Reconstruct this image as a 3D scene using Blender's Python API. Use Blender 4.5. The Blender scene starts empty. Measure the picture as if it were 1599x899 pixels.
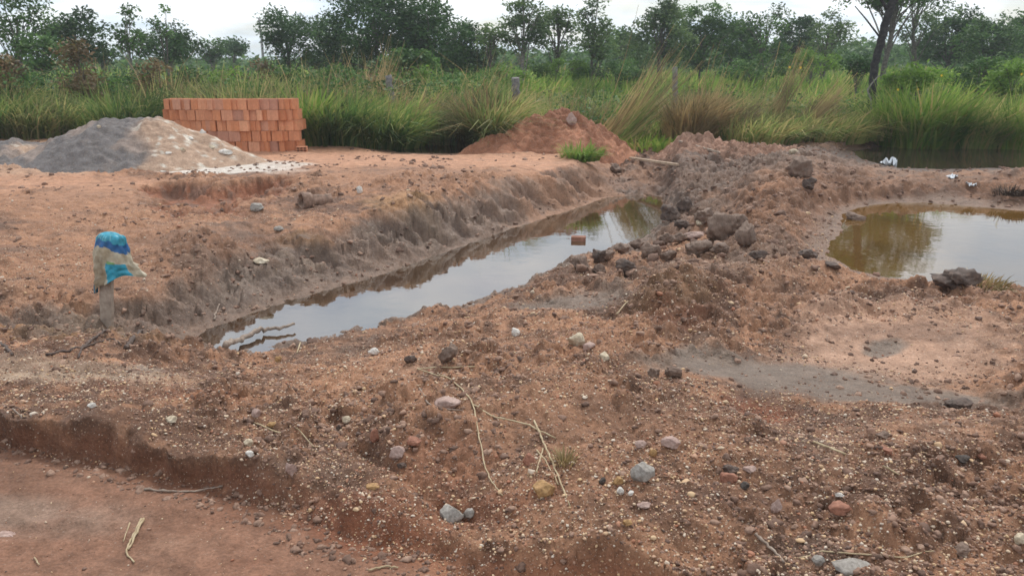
import bpy, bmesh, math, random
import numpy as np
from mathutils import Vector, Matrix
random.seed(7); RNG = np.random.default_rng(11)
R = math.radians
SC = bpy.context.scene; COL = SC.collection
# ------------------------------------------------------------------ camera
CAM_H = 1.6; PITCH = R(15.8); F_PX = 1250.0; CX, CY = 799.5, 449.5
cd = bpy.data.cameras.new('camera'); cam = bpy.data.objects.new('camera', cd); COL.objects.link(cam)
cam.location = (0, 0, CAM_H); cam.rotation_euler = (R(90) - PITCH, 0, 0)
cd.sensor_width = 36; cd.lens = 36 * F_PX / 1599; cd.clip_start = .05; cd.clip_end = 3000
cd.dof.use_dof = True; cd.dof.focus_distance = 4.2; cd.dof.aperture_fstop = 5.0
SC.camera = cam
# ------------------------------------------------------------------ sky, sun, exposure
SUN_EL, SUN_AZ = 52, 14          # azimuth measured from +Y towards +X (behind right)
w = bpy.data.worlds.new('World'); SC.world = w; w.use_nodes = True
nt = w.node_tree; nt.nodes.clear()
N = nt.nodes.new; L = nt.links.new
out = N('ShaderNodeOutputWorld'); sky = N('ShaderNodeTexSky'); sky.sky_type = 'NISHITA'; sky.sun_disc = False
sky.sun_elevation = R(SUN_EL); sky.sun_rotation = R(SUN_AZ); sky.air_density = 1.0; sky.dust_density = 2.0
bg1 = N('ShaderNodeBackground'); bg1.inputs[1].default_value = .12; L(sky.outputs[0], bg1.inputs[0])
tc = N('ShaderNodeTexCoord'); sep = N('ShaderNodeSeparateXYZ'); L(tc.outputs['Generated'], sep.inputs[0])
mz = N('ShaderNodeMath'); mz.operation = 'MAXIMUM'; L(sep.outputs[2], mz.inputs[0]); mz.inputs[1].default_value = 0
az = N('ShaderNodeMath'); az.operation = 'ADD'; L(mz.outputs[0], az.inputs[0]); az.inputs[1].default_value = .22
dx = N('ShaderNodeMath'); dx.operation = 'DIVIDE'; L(sep.outputs[0], dx.inputs[0]); L(az.outputs[0], dx.inputs[1])
dy = N('ShaderNodeMath'); dy.operation = 'DIVIDE'; L(sep.outputs[1], dy.inputs[0]); L(az.outputs[0], dy.inputs[1])
cb = N('ShaderNodeCombineXYZ'); L(dx.outputs[0], cb.inputs[0]); L(dy.outputs[0], cb.inputs[1])
n1 = N('ShaderNodeTexNoise'); n1.inputs['Scale'].default_value = 1.1; n1.inputs['Detail'].default_value = 7; n1.inputs['Roughness'].default_value = .55
L(cb.outputs[0], n1.inputs['Vector'])
r1 = N('ShaderNodeValToRGB'); L(n1.outputs[0], r1.inputs[0])          # cloud cover
r1.color_ramp.elements[0].position = .38; r1.color_ramp.elements[0].color = (.35, .35, .35, 1)
r1.color_ramp.elements[1].position = .50; r1.color_ramp.elements[1].color = (1, 1, 1, 1)
n2 = N('ShaderNodeTexNoise'); n2.inputs['Scale'].default_value = 1.9; n2.inputs['Detail'].default_value = 6
L(cb.outputs[0], n2.inputs['Vector'])
r2 = N('ShaderNodeValToRGB'); L(n2.outputs[0], r2.inputs[0])          # cloud tone
r2.color_ramp.elements[0].position = .38; r2.color_ramp.elements[0].color = (.60, .72, .84, 1)
r2.color_ramp.elements[1].position = .55; r2.color_ramp.elements[1].color = (.95, .98, 1.0, 1)
bg2 = N('ShaderNodeBackground'); bg2.inputs[1].default_value = 1.18; L(r2.outputs[0], bg2.inputs[0])
mx = N('ShaderNodeMixShader'); L(r1.outputs[0], mx.inputs[0]); L(bg1.outputs[0], mx.inputs[1]); L(bg2.outputs[0], mx.inputs[2])
L(mx.outputs[0], out.inputs[0])
sd = bpy.data.lights.new('sun', 'SUN'); sd.energy = 2.2; sd.angle = R(12); sd.color = (1, .965, .91)
sun = bpy.data.objects.new('sun', sd); COL.objects.link(sun)
sdir = Vector((math.sin(R(SUN_AZ)) * math.cos(R(SUN_EL)), math.cos(R(SUN_AZ)) * math.cos(R(SUN_EL)), math.sin(R(SUN_EL))))
sun.rotation_euler = (-sdir).to_track_quat('-Z', 'Y').to_euler()
vs = SC.view_settings; vs.view_transform = 'Standard'; vs.look = 'None'; vs.exposure = 0.12; vs.gamma = 1; vs.use_curve_mapping = False
SC.render.engine = 'CYCLES'; SC.cycles.use_denoising = True; SC.cycles.max_bounces = 6; SC.cycles.transparent_max_bounces = 8
SC.cycles.diffuse_bounces = 3; SC.cycles.glossy_bounces = 3
# ------------------------------------------------------------------ photo <-> world geometry
sP, cP = math.sin(PITCH), math.cos(PITCH)
def ray(px, py):
    a = (np.asarray(px, float) - CX) / F_PX; b = -(np.asarray(py, float) - CY) / F_PX
    return a, cP + b * sP, -sP + b * cP
def W(px, py, z):
    a, b, c = ray(px, py); t = (z - CAM_H) / c
    return a * t, b * t
def toUV(x, y, z=0.0):
    zz = z - CAM_H; dep = y * cP - zz * sP; up = y * sP + zz * cP
    dep = np.maximum(dep, .25)
    return CX + F_PX * x / dep, CY - F_PX * up / dep
def zat(D, py):                     # height of photo row py at ground distance y = D
    _, b, c = ray(0, py); return CAM_H + c * D / b
def xat(D, px, py):
    a, b, c = ray(px, py); return float(a * D / b)
# ------------------------------------------------------------------ numpy noise
def h2(i, j, s):
    i = i.astype(np.uint32); j = j.astype(np.uint32)
    v = i * np.uint32(374761393) + j * np.uint32(668265263) + np.uint32(s * 974711 + 13)
    v = (v ^ (v >> np.uint32(13))) * np.uint32(1274126177); v = v ^ (v >> np.uint32(16))
    return (v & np.uint32(0xffffff)).astype(np.float32) / np.float32(0xffffff)
def vn(x, y, s=0):
    xi = np.floor(x); yi = np.floor(y); fx = (x - xi).astype(np.float32); fy = (y - yi).astype(np.float32)
    i = xi.astype(np.int64); j = yi.astype(np.int64)
    fx = fx * fx * fx * (fx * (fx * 6 - 15) + 10); fy = fy * fy * fy * (fy * (fy * 6 - 15) + 10)
    a = h2(i, j, s); b = h2(i + 1, j, s); c = h2(i, j + 1, s); d = h2(i + 1, j + 1, s)
    return (a + (b - a) * fx) * (1 - fy) + (c + (d - c) * fx) * fy
def fbm(x, y, s=0, o=4, g=.5):
    t = 0; a = 1; n = 0
    for k in range(o):
        ca, sa = math.cos(k * 1.1 + .4), math.sin(k * 1.1 + .4)
        t = t + a * (vn((x * ca - y * sa) * 2 ** k + 17 * k, (x * sa + y * ca) * 2 ** k - 9 * k, s + k) - .5); n += a; a *= g
    return t / n * 2
def worley(x, y, s=0):
    xi = np.floor(x).astype(np.int64); yi = np.floor(y).astype(np.int64); best = np.full(x.shape, 9., np.float32); bid = np.zeros(x.shape, np.float32)
    for di in (-1, 0, 1):
        for dj in (-1, 0, 1):
            i = xi + di; j = yi + dj
            d = (i + h2(i, j, s) - x) ** 2 + (j + h2(i, j, s + 5) - y) ** 2
            m = d < best; best = np.where(m, d, best); bid = np.where(m, h2(i, j, s + 9), bid)
    return np.sqrt(best), bid
def sstep(a, b, x):
    t = np.clip((x - a) / (b - a), 0, 1); return t * t * (3 - 2 * t)
def polydist(x, y, P):             # (distance to outline, inside mask) for an array of points
    d = np.full(x.shape, 1e9); ins = np.zeros(x.shape, bool); n = len(P)
    for k in range(n):
        ax, ay = P[k]; bx, by = P[(k + 1) % n]; ex, ey = bx - ax, by - ay
        t = np.clip(((x - ax) * ex + (y - ay) * ey) / (ex * ex + ey * ey + 1e-12), 0, 1)
        d = np.minimum(d, (x - ax - t * ex) ** 2 + (y - ay - t * ey) ** 2)
        if ay != by:
            ins ^= ((ay > y) != (by > y)) & (x < ex * (y - ay) / (ey) + ax)
    return np.sqrt(d), ins
# ------------------------------------------------------------------ object helpers
def tag(o, label=None, cat=None, group=None, kind=None):
    if label: o['label'] = label
    if cat: o['category'] = cat
    if group: o['group'] = group
    if kind: o['kind'] = kind
    return o
def empty(name, loc, rz=0.0):
    o = bpy.data.objects.new(name, None); COL.objects.link(o); o.location = loc; o.rotation_euler = (0, 0, rz); o.empty_display_size = .1
    return o
def mesh_np(name, V, F, mat, parent=None, smooth=True, loc=None):
    V = np.asarray(V, np.float32); F = np.asarray(F, np.int32); k = F.shape[1]
    me = bpy.data.meshes.new(name); me.vertices.add(len(V)); me.vertices.foreach_set('co', V.ravel())
    me.loops.add(F.size); me.loops.foreach_set('vertex_index', F.ravel())
    me.polygons.add(len(F)); me.polygons.foreach_set('loop_start', np.arange(0, F.size, k, dtype=np.int32))
    me.update(calc_edges=True)
    if smooth: me.polygons.foreach_set('use_smooth', np.ones(len(F), bool))
    if mat: me.materials.append(mat)
    o = bpy.data.objects.new(name, me); COL.objects.link(o)
    if parent: o.parent = parent
    if loc is not None: o.location = loc
    return o
def from_bm(name, bm, mat, parent=None, smooth=False, loc=None):
    me = bpy.data.meshes.new(name); bm.to_mesh(me); bm.free()
    if smooth: me.polygons.foreach_set('use_smooth', np.ones(len(me.polygons), bool))
    if mat: me.materials.append(mat)
    o = bpy.data.objects.new(name, me); COL.objects.link(o)
    if parent: o.parent = parent
    if loc is not None: o.location = loc
    return o
class Tubes:                        # many tapered tubes in one mesh
    def __init__(s): s.V = []; s.F = []; s.n = 0
    def add(s, P, rad, k=6, cap=True):
        P = np.asarray(P, float); m = len(P); rad = np.broadcast_to(rad, (m,))
        T = np.gradient(P, axis=0); T /= np.linalg.norm(T, axis=1)[:, None] + 1e-9
        ref = np.array([0, 0, 1.]) if abs(T[0][2]) < .8 else np.array([1., 0, 0])
        A = np.cross(T, ref); A /= np.linalg.norm(A, axis=1)[:, None] + 1e-9; B = np.cross(T, A)
        an = np.arange(k) * 2 * np.pi / k
        ring = P[:, None] + rad[:, None, None] * (np.cos(an)[None, :, None] * A[:, None] + np.sin(an)[None, :, None] * B[:, None])
        s.V.append(ring.reshape(-1, 3)); i = np.arange(m - 1)[:, None] * k; j = np.arange(k)[None]; j2 = (j + 1) % k
        s.F.append(np.stack([i + j, i + j2, i + k + j2, i + k + j], -1).reshape(-1, 4) + s.n)
        base = s.n; s.n += m * k
        if cap:
            s.V.append(P[[0, -1]]); c0, c1 = s.n, s.n + 1; s.n += 2
            jj = np.arange(0, k); jn = (jj + 1) % k; e = base + (m - 1) * k
            s.F.append(np.stack([np.full(k, c0), base + jn, base + jj, np.full(k, c0)], -1)[:, [0, 1, 2, 2]])
            s.F.append(np.stack([np.full(k, c1), e + jj, e + jn, e + jn], -1))
    def build(s, name, mat, parent=None, loc=None):
        V = np.concatenate(s.V); Q = np.concatenate(s.F); me = bpy.data.meshes.new(name)
        faces = [tuple(dict.fromkeys(f)) for f in Q.tolist()]
        me.from_pydata(V.tolist(), [], faces); me.update(); me.polygons.foreach_set('use_smooth', np.ones(len(me.polygons), bool))
        me.materials.append(mat); o = bpy.data.objects.new(name, me); COL.objects.link(o)
        if parent: o.parent = parent
        if loc is not None: o.location = loc
        return o
# ------------------------------------------------------------------ materials
def newmat(name):
    m = bpy.data.materials.new(name); m.use_nodes = True; t = m.node_tree; b = t.nodes['Principled BSDF']; return m, t, b
def ramp(t, src, stops):
    r = t.nodes.new('ShaderNodeValToRGB'); e = r.color_ramp.elements
    while len(e) < len(stops): e.new(.5)
    for k, (p, c) in enumerate(stops): e[k].position = p; e[k].color = (*c, 1)
    t.links.new(src, r.inputs[0]); return r.outputs[0]
def noise(t, scale, detail=4, rough=.55, vec=None):
    n = t.nodes.new('ShaderNodeTexNoise'); n.inputs['Scale'].default_value = scale; n.inputs['Detail'].default_value = detail
    n.inputs['Roughness'].default_value = rough
    if vec is None: vec = t.nodes.new('ShaderNodeTexCoord').outputs['Object']
    t.links.new(vec, n.inputs['Vector']); return n.outputs[0]
def mixc(t, fac, a, b, mode='MIX'):
    m = t.nodes.new('ShaderNodeMix'); m.data_type = 'RGBA'; m.blend_type = mode
    for s, v in ((m.inputs[0], fac), (m.inputs[6], a), (m.inputs[7], b)):
        if hasattr(v, 'is_linked') or hasattr(v, 'links'): t.links.new(v, s)
        elif isinstance(v, tuple): s.default_value = (*v, 1)
        else: s.default_value = v
    return m.outputs[2]
def bump(t, b, h, strength, dist):
    n = t.nodes.new('ShaderNodeBump'); n.inputs['Strength'].default_value = strength; n.inputs['Distance'].default_value = dist
    t.links.new(h, n.inputs['Height']); t.links.new(n.outputs[0], b.inputs['Normal']); return n
def island(t):
    return t.nodes.new('ShaderNodeNewGeometry').outputs['Random Per Island']
def mathn(t, op, a, b=0.0):
    m = t.nodes.new('ShaderNodeMath'); m.operation = op
    for s, v in ((m.inputs[0], a), (m.inputs[1], b)):
        if isinstance(v, (int, float)): s.default_value = v
        else: t.links.new(v, s)
    return m.outputs[0]
def plain(name, cols, scale=12, rough=.85, bs=.4, bd=.01, detail=5):
    m, t, b = newmat(name); nz = noise(t, scale, detail, .6)
    n = len(cols); L_ = t.links.new
    L_(ramp(t, nz, [(.3 + .4 * k / max(n - 1, 1), c) for k, c in enumerate(cols)]), b.inputs['Base Color'])
    b.inputs['Roughness'].default_value = rough; bump(t, b, noise(t, scale * 3, 5, .65), bs, bd); return m
def leafmat(name, cols, trans=.3, patch=.5, rough=.6, stops=None):
    m, t, b = newmat(name); cols = [(q[0] * 1.28, q[1] * 1.10, q[2] * .88) for q in cols]
    c = ramp(t, island(t), [(k / max(len(cols) - 1, 1), c) for k, c in enumerate(cols)])
    tcw = t.nodes.new('ShaderNodeNewGeometry').outputs['Position']
    v = ramp(t, noise(t, patch, 3, .6, tcw), [(.36, (.45, .50, .48)), (.62, (1.3, 1.3, 1.12))])
    c = mixc(t, 1.0, c, v, 'MULTIPLY')
    t.links.new(c, b.inputs['Base Color']); b.inputs['Roughness'].default_value = rough; b.inputs['Specular IOR Level'].default_value = .25
    tr = t.nodes.new('ShaderNodeBsdfTranslucent'); t.links.new(c, tr.inputs[0])
    ms = t.nodes.new('ShaderNodeMixShader'); ms.inputs[0].default_value = trans
    t.links.new(b.outputs[0], ms.inputs[1]); t.links.new(tr.outputs[0], ms.inputs[2])
    t.links.new(ms.outputs[0], t.nodes['Material Output'].inputs[0]); return m
M = {}
# soil: colour and wetness come from per-vertex attributes, grain from procedural textures
def soilmat(name, grit=1.0):
    m, t, b = newmat(name); at = t.nodes.new('ShaderNodeAttribute'); at.attribute_name = 'soil'
    wt = t.nodes.new('ShaderNodeAttribute'); wt.attribute_name = 'wet'
    pos = t.nodes.new('ShaderNodeTexCoord').outputs['Object']
    v1 = ramp(t, noise(t, 9, 6, .62, pos), [(.32, (.74, .71, .68)), (.66, (1.22, 1.22, 1.22))])
    c = mixc(t, 1.0, at.outputs['Color'], v1, 'MULTIPLY')
    v2 = ramp(t, noise(t, 70, 4, .7, pos), [(.33, (.70, .67, .64)), (.67, (1.28, 1.28, 1.26))])
    c = mixc(t, .85, c, v2, 'MULTIPLY')
    dry = mathn(t, 'SUBTRACT', 1.0, wt.outputs['Fac'])
    for sc_, th, s_ in ((150, .26, 0), (62, .23, 7)):           # grit: scattered tiny grains of another colour
        vo = t.nodes.new('ShaderNodeTexVoronoi'); vo.inputs['Scale'].default_value = sc_; t.links.new(pos, vo.inputs['Vector'])
        sx = t.nodes.new('ShaderNodeSeparateColor'); t.links.new(vo.outputs['Color'], sx.inputs[0])
        g = mathn(t, 'LESS_THAN', vo.outputs['Distance'], th); g = mathn(t, 'MULTIPLY', g, mathn(t, 'GREATER_THAN', sx.outputs[0], .60))
        g = mathn(t, 'MULTIPLY', g, mathn(t, 'MULTIPLY', dry, .75 * grit))
        gc = ramp(t, sx.outputs[1], [(.0, (.10, .06, .04)), (.35, (.30, .14, .07)), (.6, (.42, .28, .18)), (.85, (.50, .42, .33)), (1, (.62, .56, .48))])
        c = mixc(t, g, c, gc)
    t.links.new(c, b.inputs['Base Color'])
    ro = mathn(t, 'ADD', mathn(t, 'MULTIPLY', wt.outputs['Fac'], -.52), .93)
    ro = mathn(t, 'ADD', ro, mathn(t, 'MULTIPLY', mathn(t, 'SUBTRACT', noise(t, 30, 3, .6, pos), .5), .35))
    t.links.new(ro, b.inputs['Roughness']); b.inputs['Specular IOR Level'].default_value = .35
    hh = mathn(t, 'ADD', noise(t, 55, 6, .7, pos), mathn(t, 'MULTIPLY', noise(t, 14, 3, .6, pos), 2.2))
    bump(t, b, hh, .85, .011); return m
M['soil'] = soilmat('soil'); M['road'] = soilmat('road_soil', .35)
def watermat(name, c1, c2, c3=(.03, .012, .004), ior=1.45, murk=.9):
    m, t, b = newmat(name); pos = t.nodes.new('ShaderNodeTexCoord').outputs['Object']
    t.links.new(ramp(t, noise(t, .9, 5, .6, pos), [(.3, c3), (.48, c1), (.68, c2)]), b.inputs['Base Color'])
    b.inputs['Roughness'].default_value = .035; b.inputs['IOR'].default_value = ior
    bump(t, b, noise(t, 7, 3, .5, pos), .05, .02); return m
M['water'] = watermat('muddy_water', (.055, .030, .014), (.10, .062, .036), ior=3.8)
M['pond'] = watermat('ochre_water', (.125, .064, .014), (.15, .082, .022), (.075, .036, .009), ior=2.8)
M['dark_water'] = watermat('dark_water', (.045, .035, .025), (.07, .05, .03), ior=1.5)
def brickmat():
    m, t, b = newmat('fired_clay'); oi = t.nodes.new('ShaderNodeObjectInfo'); pos = t.nodes.new('ShaderNodeTexCoord').outputs['Object']
    c = ramp(t, oi.outputs['Random'], [(0, (.50, .185, .085)), (.3, (.66, .27, .13)), (.55, (.58, .245, .13)), (.75, (.72, .33, .18)), (.9, (.50, .25, .175)), (1, (.76, .38, .22))])
    v = ramp(t, noise(t, 9, 5, .6, pos), [(.3, (.8, .78, .76)), (.7, (1.12, 1.12, 1.12))])
    t.links.new(mixc(t, 1.0, c, v, 'MULTIPLY'), b.inputs['Base Color']); b.inputs['Roughness'].default_value = .85
    bump(t, b, noise(t, 90, 3, .6, pos), .3, .003); return m
M['brick'] = brickmat()
def stonemat(name, a, b_, c_, rough=.8):
    m, t, b = newmat(name); oi = t.nodes.new('ShaderNodeObjectInfo'); pos = t.nodes.new('ShaderNodeTexCoord').outputs['Object']
    n = noise(t, 14, 8, .65, pos)
    c = ramp(t, n, [(.3, a), (.5, b_), (.72, c_)])
    v = ramp(t, noise(t, 80, 3, .7, pos), [(.35, (.75, .73, .7)), (.65, (1.2, 1.2, 1.2))])
    t.links.new(mixc(t, 1.0, c, v, 'MULTIPLY'), b.inputs['Base Color']); b.inputs['Roughness'].default_value = rough
    bump(t, b, noise(t, 45, 6, .7, pos), .6, .006); return m
M['st_grey'] = stonemat('grey_stone', (.20, .17, .15), (.30, .27, .24), (.38, .34, .30))
M['st_mud'] = stonemat('muddy_stone', (.10, .062, .045), (.185, .122, .09), (.27, .19, .145), .8)
M['st_dark'] = stonemat('dark_stone', (.05, .034, .027), (.095, .062, .048), (.17, .11, .08), .8)
M['st_pale'] = stonemat('pale_stone', (.36, .27, .18), (.52, .43, .31), (.62, .55, .44))
M['st_white'] = stonemat('white_stone', (.48, .44, .40), (.62, .58, .53), (.72, .69, .64))
M['st_red'] = stonemat('red_stone', (.18, .07, .045), (.30, .13, .08), (.38, .19, .13))
M['st_pink'] = stonemat('pink_stone', (.27, .17, .14), (.38, .26, .22), (.46, .34, .29))
M['st_ochre'] = stonemat('ochre_stone', (.24, .13, .05), (.38, .22, .09), (.46, .30, .15))
M['st_black'] = stonemat('black_stone', (.035, .026, .022), (.06, .045, .037), (.10, .075, .06), .8)
def pebblemat():
    m, t, b = newmat('pebbles')
    c = ramp(t, island(t), [(0, (.10, .06, .045)), (.2, (.24, .13, .085)), (.4, (.36, .21, .14)), (.5, (.32, .12, .06)), (.62, (.50, .32, .21)), (.76, (.56, .37, .20)), (.9, (.58, .45, .33)), (1, (.62, .52, .42))])
    t.links.new(c, b.inputs['Base Color']); b.inputs['Roughness'].default_value = .75; return m
def clodmat():
    m, t, b = newmat('soil_clods')
    c = ramp(t, island(t), [(0, (.12, .07, .05)), (.35, (.20, .115, .08)), (.7, (.28, .17, .12)), (1, (.36, .23, .165))])
    pos = t.nodes.new('ShaderNodeTexCoord').outputs['Object']
    v = ramp(t, noise(t, 60, 4, .7, pos), [(.35, (.7, .68, .66)), (.65, (1.2, 1.2, 1.2))])
    t.links.new(mixc(t, 1.0, c, v, 'MULTIPLY'), b.inputs['Base Color']); b.inputs['Roughness'].default_value = .9
    bump(t, b, noise(t, 70, 5, .7, pos), .6, .006); return m
M['pebble'] = pebblemat(); M['clod'] = clodmat()
M['straw'] = plain('dry_straw', [(.26, .18, .10), (.42, .32, .19), (.52, .42, .27)], 25, .7)
M['stick'] = plain('weathered_wood', [(.16, .115, .085), (.27, .20, .155), (.36, .29, .23)], 30, .8)
M['darkstick'] = plain('dark_wood', [(.045, .03, .025), (.09, .06, .048), (.15, .105, .08)], 30, .8)
M['bark'] = plain('bark', [(.05, .04, .032), (.10, .085, .07), (.17, .15, .13)], 14, .9)
M['palebark'] = plain('pale_bark', [(.12, .10, .085), (.20, .18, .16), (.30, .28, .25)], 14, .9)
M['charred'] = plain('charred_bark', [(.012, .011, .012), (.028, .025, .026), (.06, .052, .05)], 14, .9)
M['post'] = plain('old_post', [(.09, .08, .08), (.17, .155, .15), (.26, .24, .23)], 18, .9)
M['plank'] = plain('plank_wood', [(.27, .18, .12), (.40, .29, .20), (.50, .38, .28)], 16, .8)
M['board'] = plain('board_wood', [(.24, .18, .14), (.36, .28, .22), (.45, .36, .29)], 22, .85)
M['litter'] = plain('white_plastic', [(.5, .52, .55), (.75, .77, .8)], 20, .4)
M['pipe'] = plain('muddy_clay', [(.10, .06, .04), (.22, .13, .09), (.33, .22, .16)], 18, .8)
M['leaf_dark'] = leafmat('leaf_dark', [(.021, .057, .025), (.034, .090, .034), (.052, .121, .046)], .25, .5)
M['leaf_mid'] = leafmat('leaf_mid', [(.038, .095, .038), (.064, .151, .052), (.101, .201, .069)], .3, .6)
M['leaf_pale'] = leafmat('leaf_pale', [(.064, .122, .069), (.101, .179, .093), (.144, .230, .122)], .35, .6)
M['leaf_light'] = leafmat('leaf_light', [(.076, .166, .041), (.118, .235, .062), (.166, .289, .083)], .48, .6)
M['leaf_dead'] = leafmat('leaf_dead', [(.130, .098, .072), (.182, .137, .098), (.143, .143, .072)], .2, .8)
M['grass'] = leafmat('grass_green', [(.081, .181, .045), (.136, .271, .064), (.200, .344, .090), (.271, .362, .136), (.181, .307, .081), (.399, .344, .200)], .48, .35)
M['grass_dull'] = leafmat('grass_dull', [(.108, .184, .076), (.173, .259, .108), (.281, .324, .173), (.389, .335, .227), (.194, .281, .119)], .48, .5)
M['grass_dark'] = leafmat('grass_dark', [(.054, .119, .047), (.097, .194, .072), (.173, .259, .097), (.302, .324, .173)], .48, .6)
M['grass_dry'] = leafmat('grass_dry', [(.200, .156, .106), (.312, .256, .175), (.425, .356, .250), (.163, .163, .094)], .25, .7)
M['grass_brown'] = leafmat('grass_brown', [(.074, .054, .041), (.135, .101, .068), (.230, .176, .121), (.297, .243, .162)], .2, .8)
M['root'] = plain('root_mat', [(.03, .02, .015), (.065, .043, .03), (.12, .085, .06)], 25, .9)
M['flower'] = plain('yellow_petals', [(.75, .45, .02), (.85, .6, .05)], 10, .6)
# ------------------------------------------------------------------ TERRAIN
# control points: photo column, photo row, height
CP = [(-500,215,0),(0,212,.02),(300,212,0),(600,212,-.03),(900,205,.0),(1200,205,.0),(1599,205,.0),(2100,205,0),
 (-500,290,.05),(0,285,.05),(150,288,.05),(300,262,.05),(450,252,.05),(620,250,.05),(760,248,.05),(900,247,.04),(0,240,.05),(300,235,.05),(600,235,.03),(740,236,.02),(860,238,.02),
 (-400,400,.0),(0,400,-.02),(100,330,.02),(250,340,-.02),(380,335,-.02),(500,322,0),(600,300,.05),(700,280,.06),(800,263,.06),(300,380,-.03),(600,315,.02),(640,310,.05),
 (-400,520,-.15),(0,520,-.18),(165,512,-.22),(250,535,-.27),(80,560,-.12),(200,590,-.06),(0,600,-.02),(310,565,-.30),
 (0,640,.02),(130,648,.03),(280,698,.02),(400,735,-.01),(520,762,-.03),(680,815,-.05),(820,850,-.02),(1000,862,.02),(1150,890,.03),(-400,600,0),
 (350,640,-.02),(470,532,-.45),(370,553,-.45),(420,575,-.31),(500,555,-.33),(600,530,-.31),(700,500,-.31),(800,470,-.30),(620,570,-.08),(740,530,-.08),(600,504,-.45),(740,474,-.43),(820,452,-.38),(900,428,-.28),(500,620,-.05),(700,560,.02),(620,680,.0),(760,740,.0),(900,600,.06),(850,500,-.08),(1000,700,.07),(1100,600,.03),
 (950,450,-.20),(1000,425,-.24),(1060,405,-.20),(1060,445,.07),(1130,450,.0),(1200,440,.0),(1060,510,-.04),(980,490,-.02),(1110,405,-.14),(1170,330,-.08),(1110,280,-.16),(1200,290,.03),(1240,250,.09),(1200,245,.05),(1290,300,.05),(1280,350,.0),(1230,390,-.05),
 (1000,262,-.24),(1050,262,-.16),(1000,286,-.38),(1045,292,-.34),(965,285,-.36),(1090,305,-.24),(1080,345,-.26),(1115,372,-.20),(1000,248,-.06),(1055,246,.02),(1060,225,.02),(1150,230,-.02),(1330,260,.03),(1450,285,.04),(1599,270,.08),(1400,245,-.02),(1500,240,-.02),
 (1350,295,.02),(1599,300,.03),(1800,300,.05),(1900,500,0),(1330,440,-.10),(1450,455,-.10),(1599,465,-.08),(1330,470,-.02),(1450,490,-.02),(1599,500,0),
 (1150,555,-.09),(1300,575,-.10),(1450,600,-.10),(1560,615,-.08),(1350,520,-.07),(1500,530,-.05),(1599,560,-.03),(1700,600,0),
 (1250,640,.0),(1400,660,.03),(1599,660,.05),(1300,780,.08),(1500,760,.07),(1599,860,.09),(1300,899,.09),(1900,900,.1),(1150,820,.06),(900,800,.03),(1600,1200,.08),(800,1200,0),(0,1200,0),(-600,1200,0),(2600,700,.05)]
CP = np.array(CP, float); cx_, cy_ = W(CP[:, 0], CP[:, 1], CP[:, 2]); CU, CV = toUV(cx_, cy_)
def kern(du, dv): return np.sqrt(du * du + dv * dv * 2.2 + 18 ** 2)
A = kern(CU[:, None] - CU[None], CV[:, None] - CV[None]); nC = len(CU)
A = np.block([[A + np.eye(nC) * -1.0, np.ones((nC, 1))], [np.ones((1, nC)), np.zeros((1, 1))]])
WT = np.linalg.solve(A, np.append(CP[:, 2], 0))
def base_z(u, v):
    z = np.full(u.shape, WT[-1])
    for k in range(nC): z += WT[k] * kern(u - CU[k], v - CV[k])
    return z
def wp(pts): return [tuple(float(q) for q in W(a, b, c)) for a, b, c in pts]
TRENCH_Z, POND_Z, FAR_Z, ROAD_Z, BACK_Z = -.46, -.17, -.08, -.12, -.05
trench_crest = wp([(-500,470,-.16),(0,463,-.16),(150,470,-.16),(230,440,-.08),(310,395,-.04),(410,362,-.02),(490,345,0),(600,322,.02),(700,296,.05),(800,272,.05),(880,255,.05),(930,247,.05),(950,262,-.1),(962,292,-.36),(1010,296,-.38),(1055,305,-.34),(1064,345,-.32),(1022,382,-.32),(962,404,-.32),(905,422,-.32),(820,455,-.40),(740,476,-.42),(600,508,-.43),(470,538,-.44),(370,558,-.44),(300,550,-.38),(150,545,-.24),(-500,540,-.16)])
trench_water = wp([(300,527,TRENCH_Z),(340,508,TRENCH_Z),(400,487,TRENCH_Z),(480,462,TRENCH_Z),(600,427,TRENCH_Z),(700,392,TRENCH_Z),(800,357,TRENCH_Z),(900,325,TRENCH_Z),(950,308,TRENCH_Z),(1000,305,TRENCH_Z),(1040,315,TRENCH_Z),(1040,345,TRENCH_Z),(1000,375,TRENCH_Z),(940,395,TRENCH_Z),(895,412,TRENCH_Z),(860,428,TRENCH_Z),(800,454,TRENCH_Z),(740,470,TRENCH_Z),(600,502,TRENCH_Z),(480,531,TRENCH_Z),(360,552,TRENCH_Z),(308,538,TRENCH_Z)])
pond_water = wp([(a, b, POND_Z) for a, b in [(1330,327),(1375,318),(1440,316),(1500,321),(1599,330),(1850,345),(1950,400),(1850,450),(1700,452),(1599,447),(1530,442),(1460,440),(1385,434),(1330,420),(1290,398),(1300,376),(1318,355),(1312,338)]])
pond_crest = wp([(1230,318,.06),(1330,290,.04),(1440,287,.02),(1540,287,.03),(1650,294,.04),(1950,305,.05),(2100,400,0),(1950,470,-.05),(1700,458,-.08),(1599,452,-.08),(1450,444,-.10),(1370,440,-.10),(1290,420,-.08),(1225,395,-.05),(1230,355,0)])
far_water = wp([(a, b, FAR_Z) for a, b in [(1330,236),(1400,226),(1500,222),(1650,222),(1900,226),(1900,258),(1700,262),(1560,262),(1470,264),(1400,262),(1350,250)]])
far_crest = wp([(1270,236,.03),(1330,222,.0),(1450,216,.0),(1700,214,.0),(2000,220,0),(2000,262,.05),(1700,266,.05),(1560,268,.05),(1450,270,.03),(1380,268,.03),(1310,250,.03)])
back_water = wp([(a, b, BACK_Z) for a, b in [(590,228),(640,222),(700,219),(760,222),(770,236),(700,240),(620,238)]])
back_crest = wp([(540,230,0),(620,216,0),(700,213,0),(790,216,0),(800,240,.02),(700,243,.03),(600,241,.03)])
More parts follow.
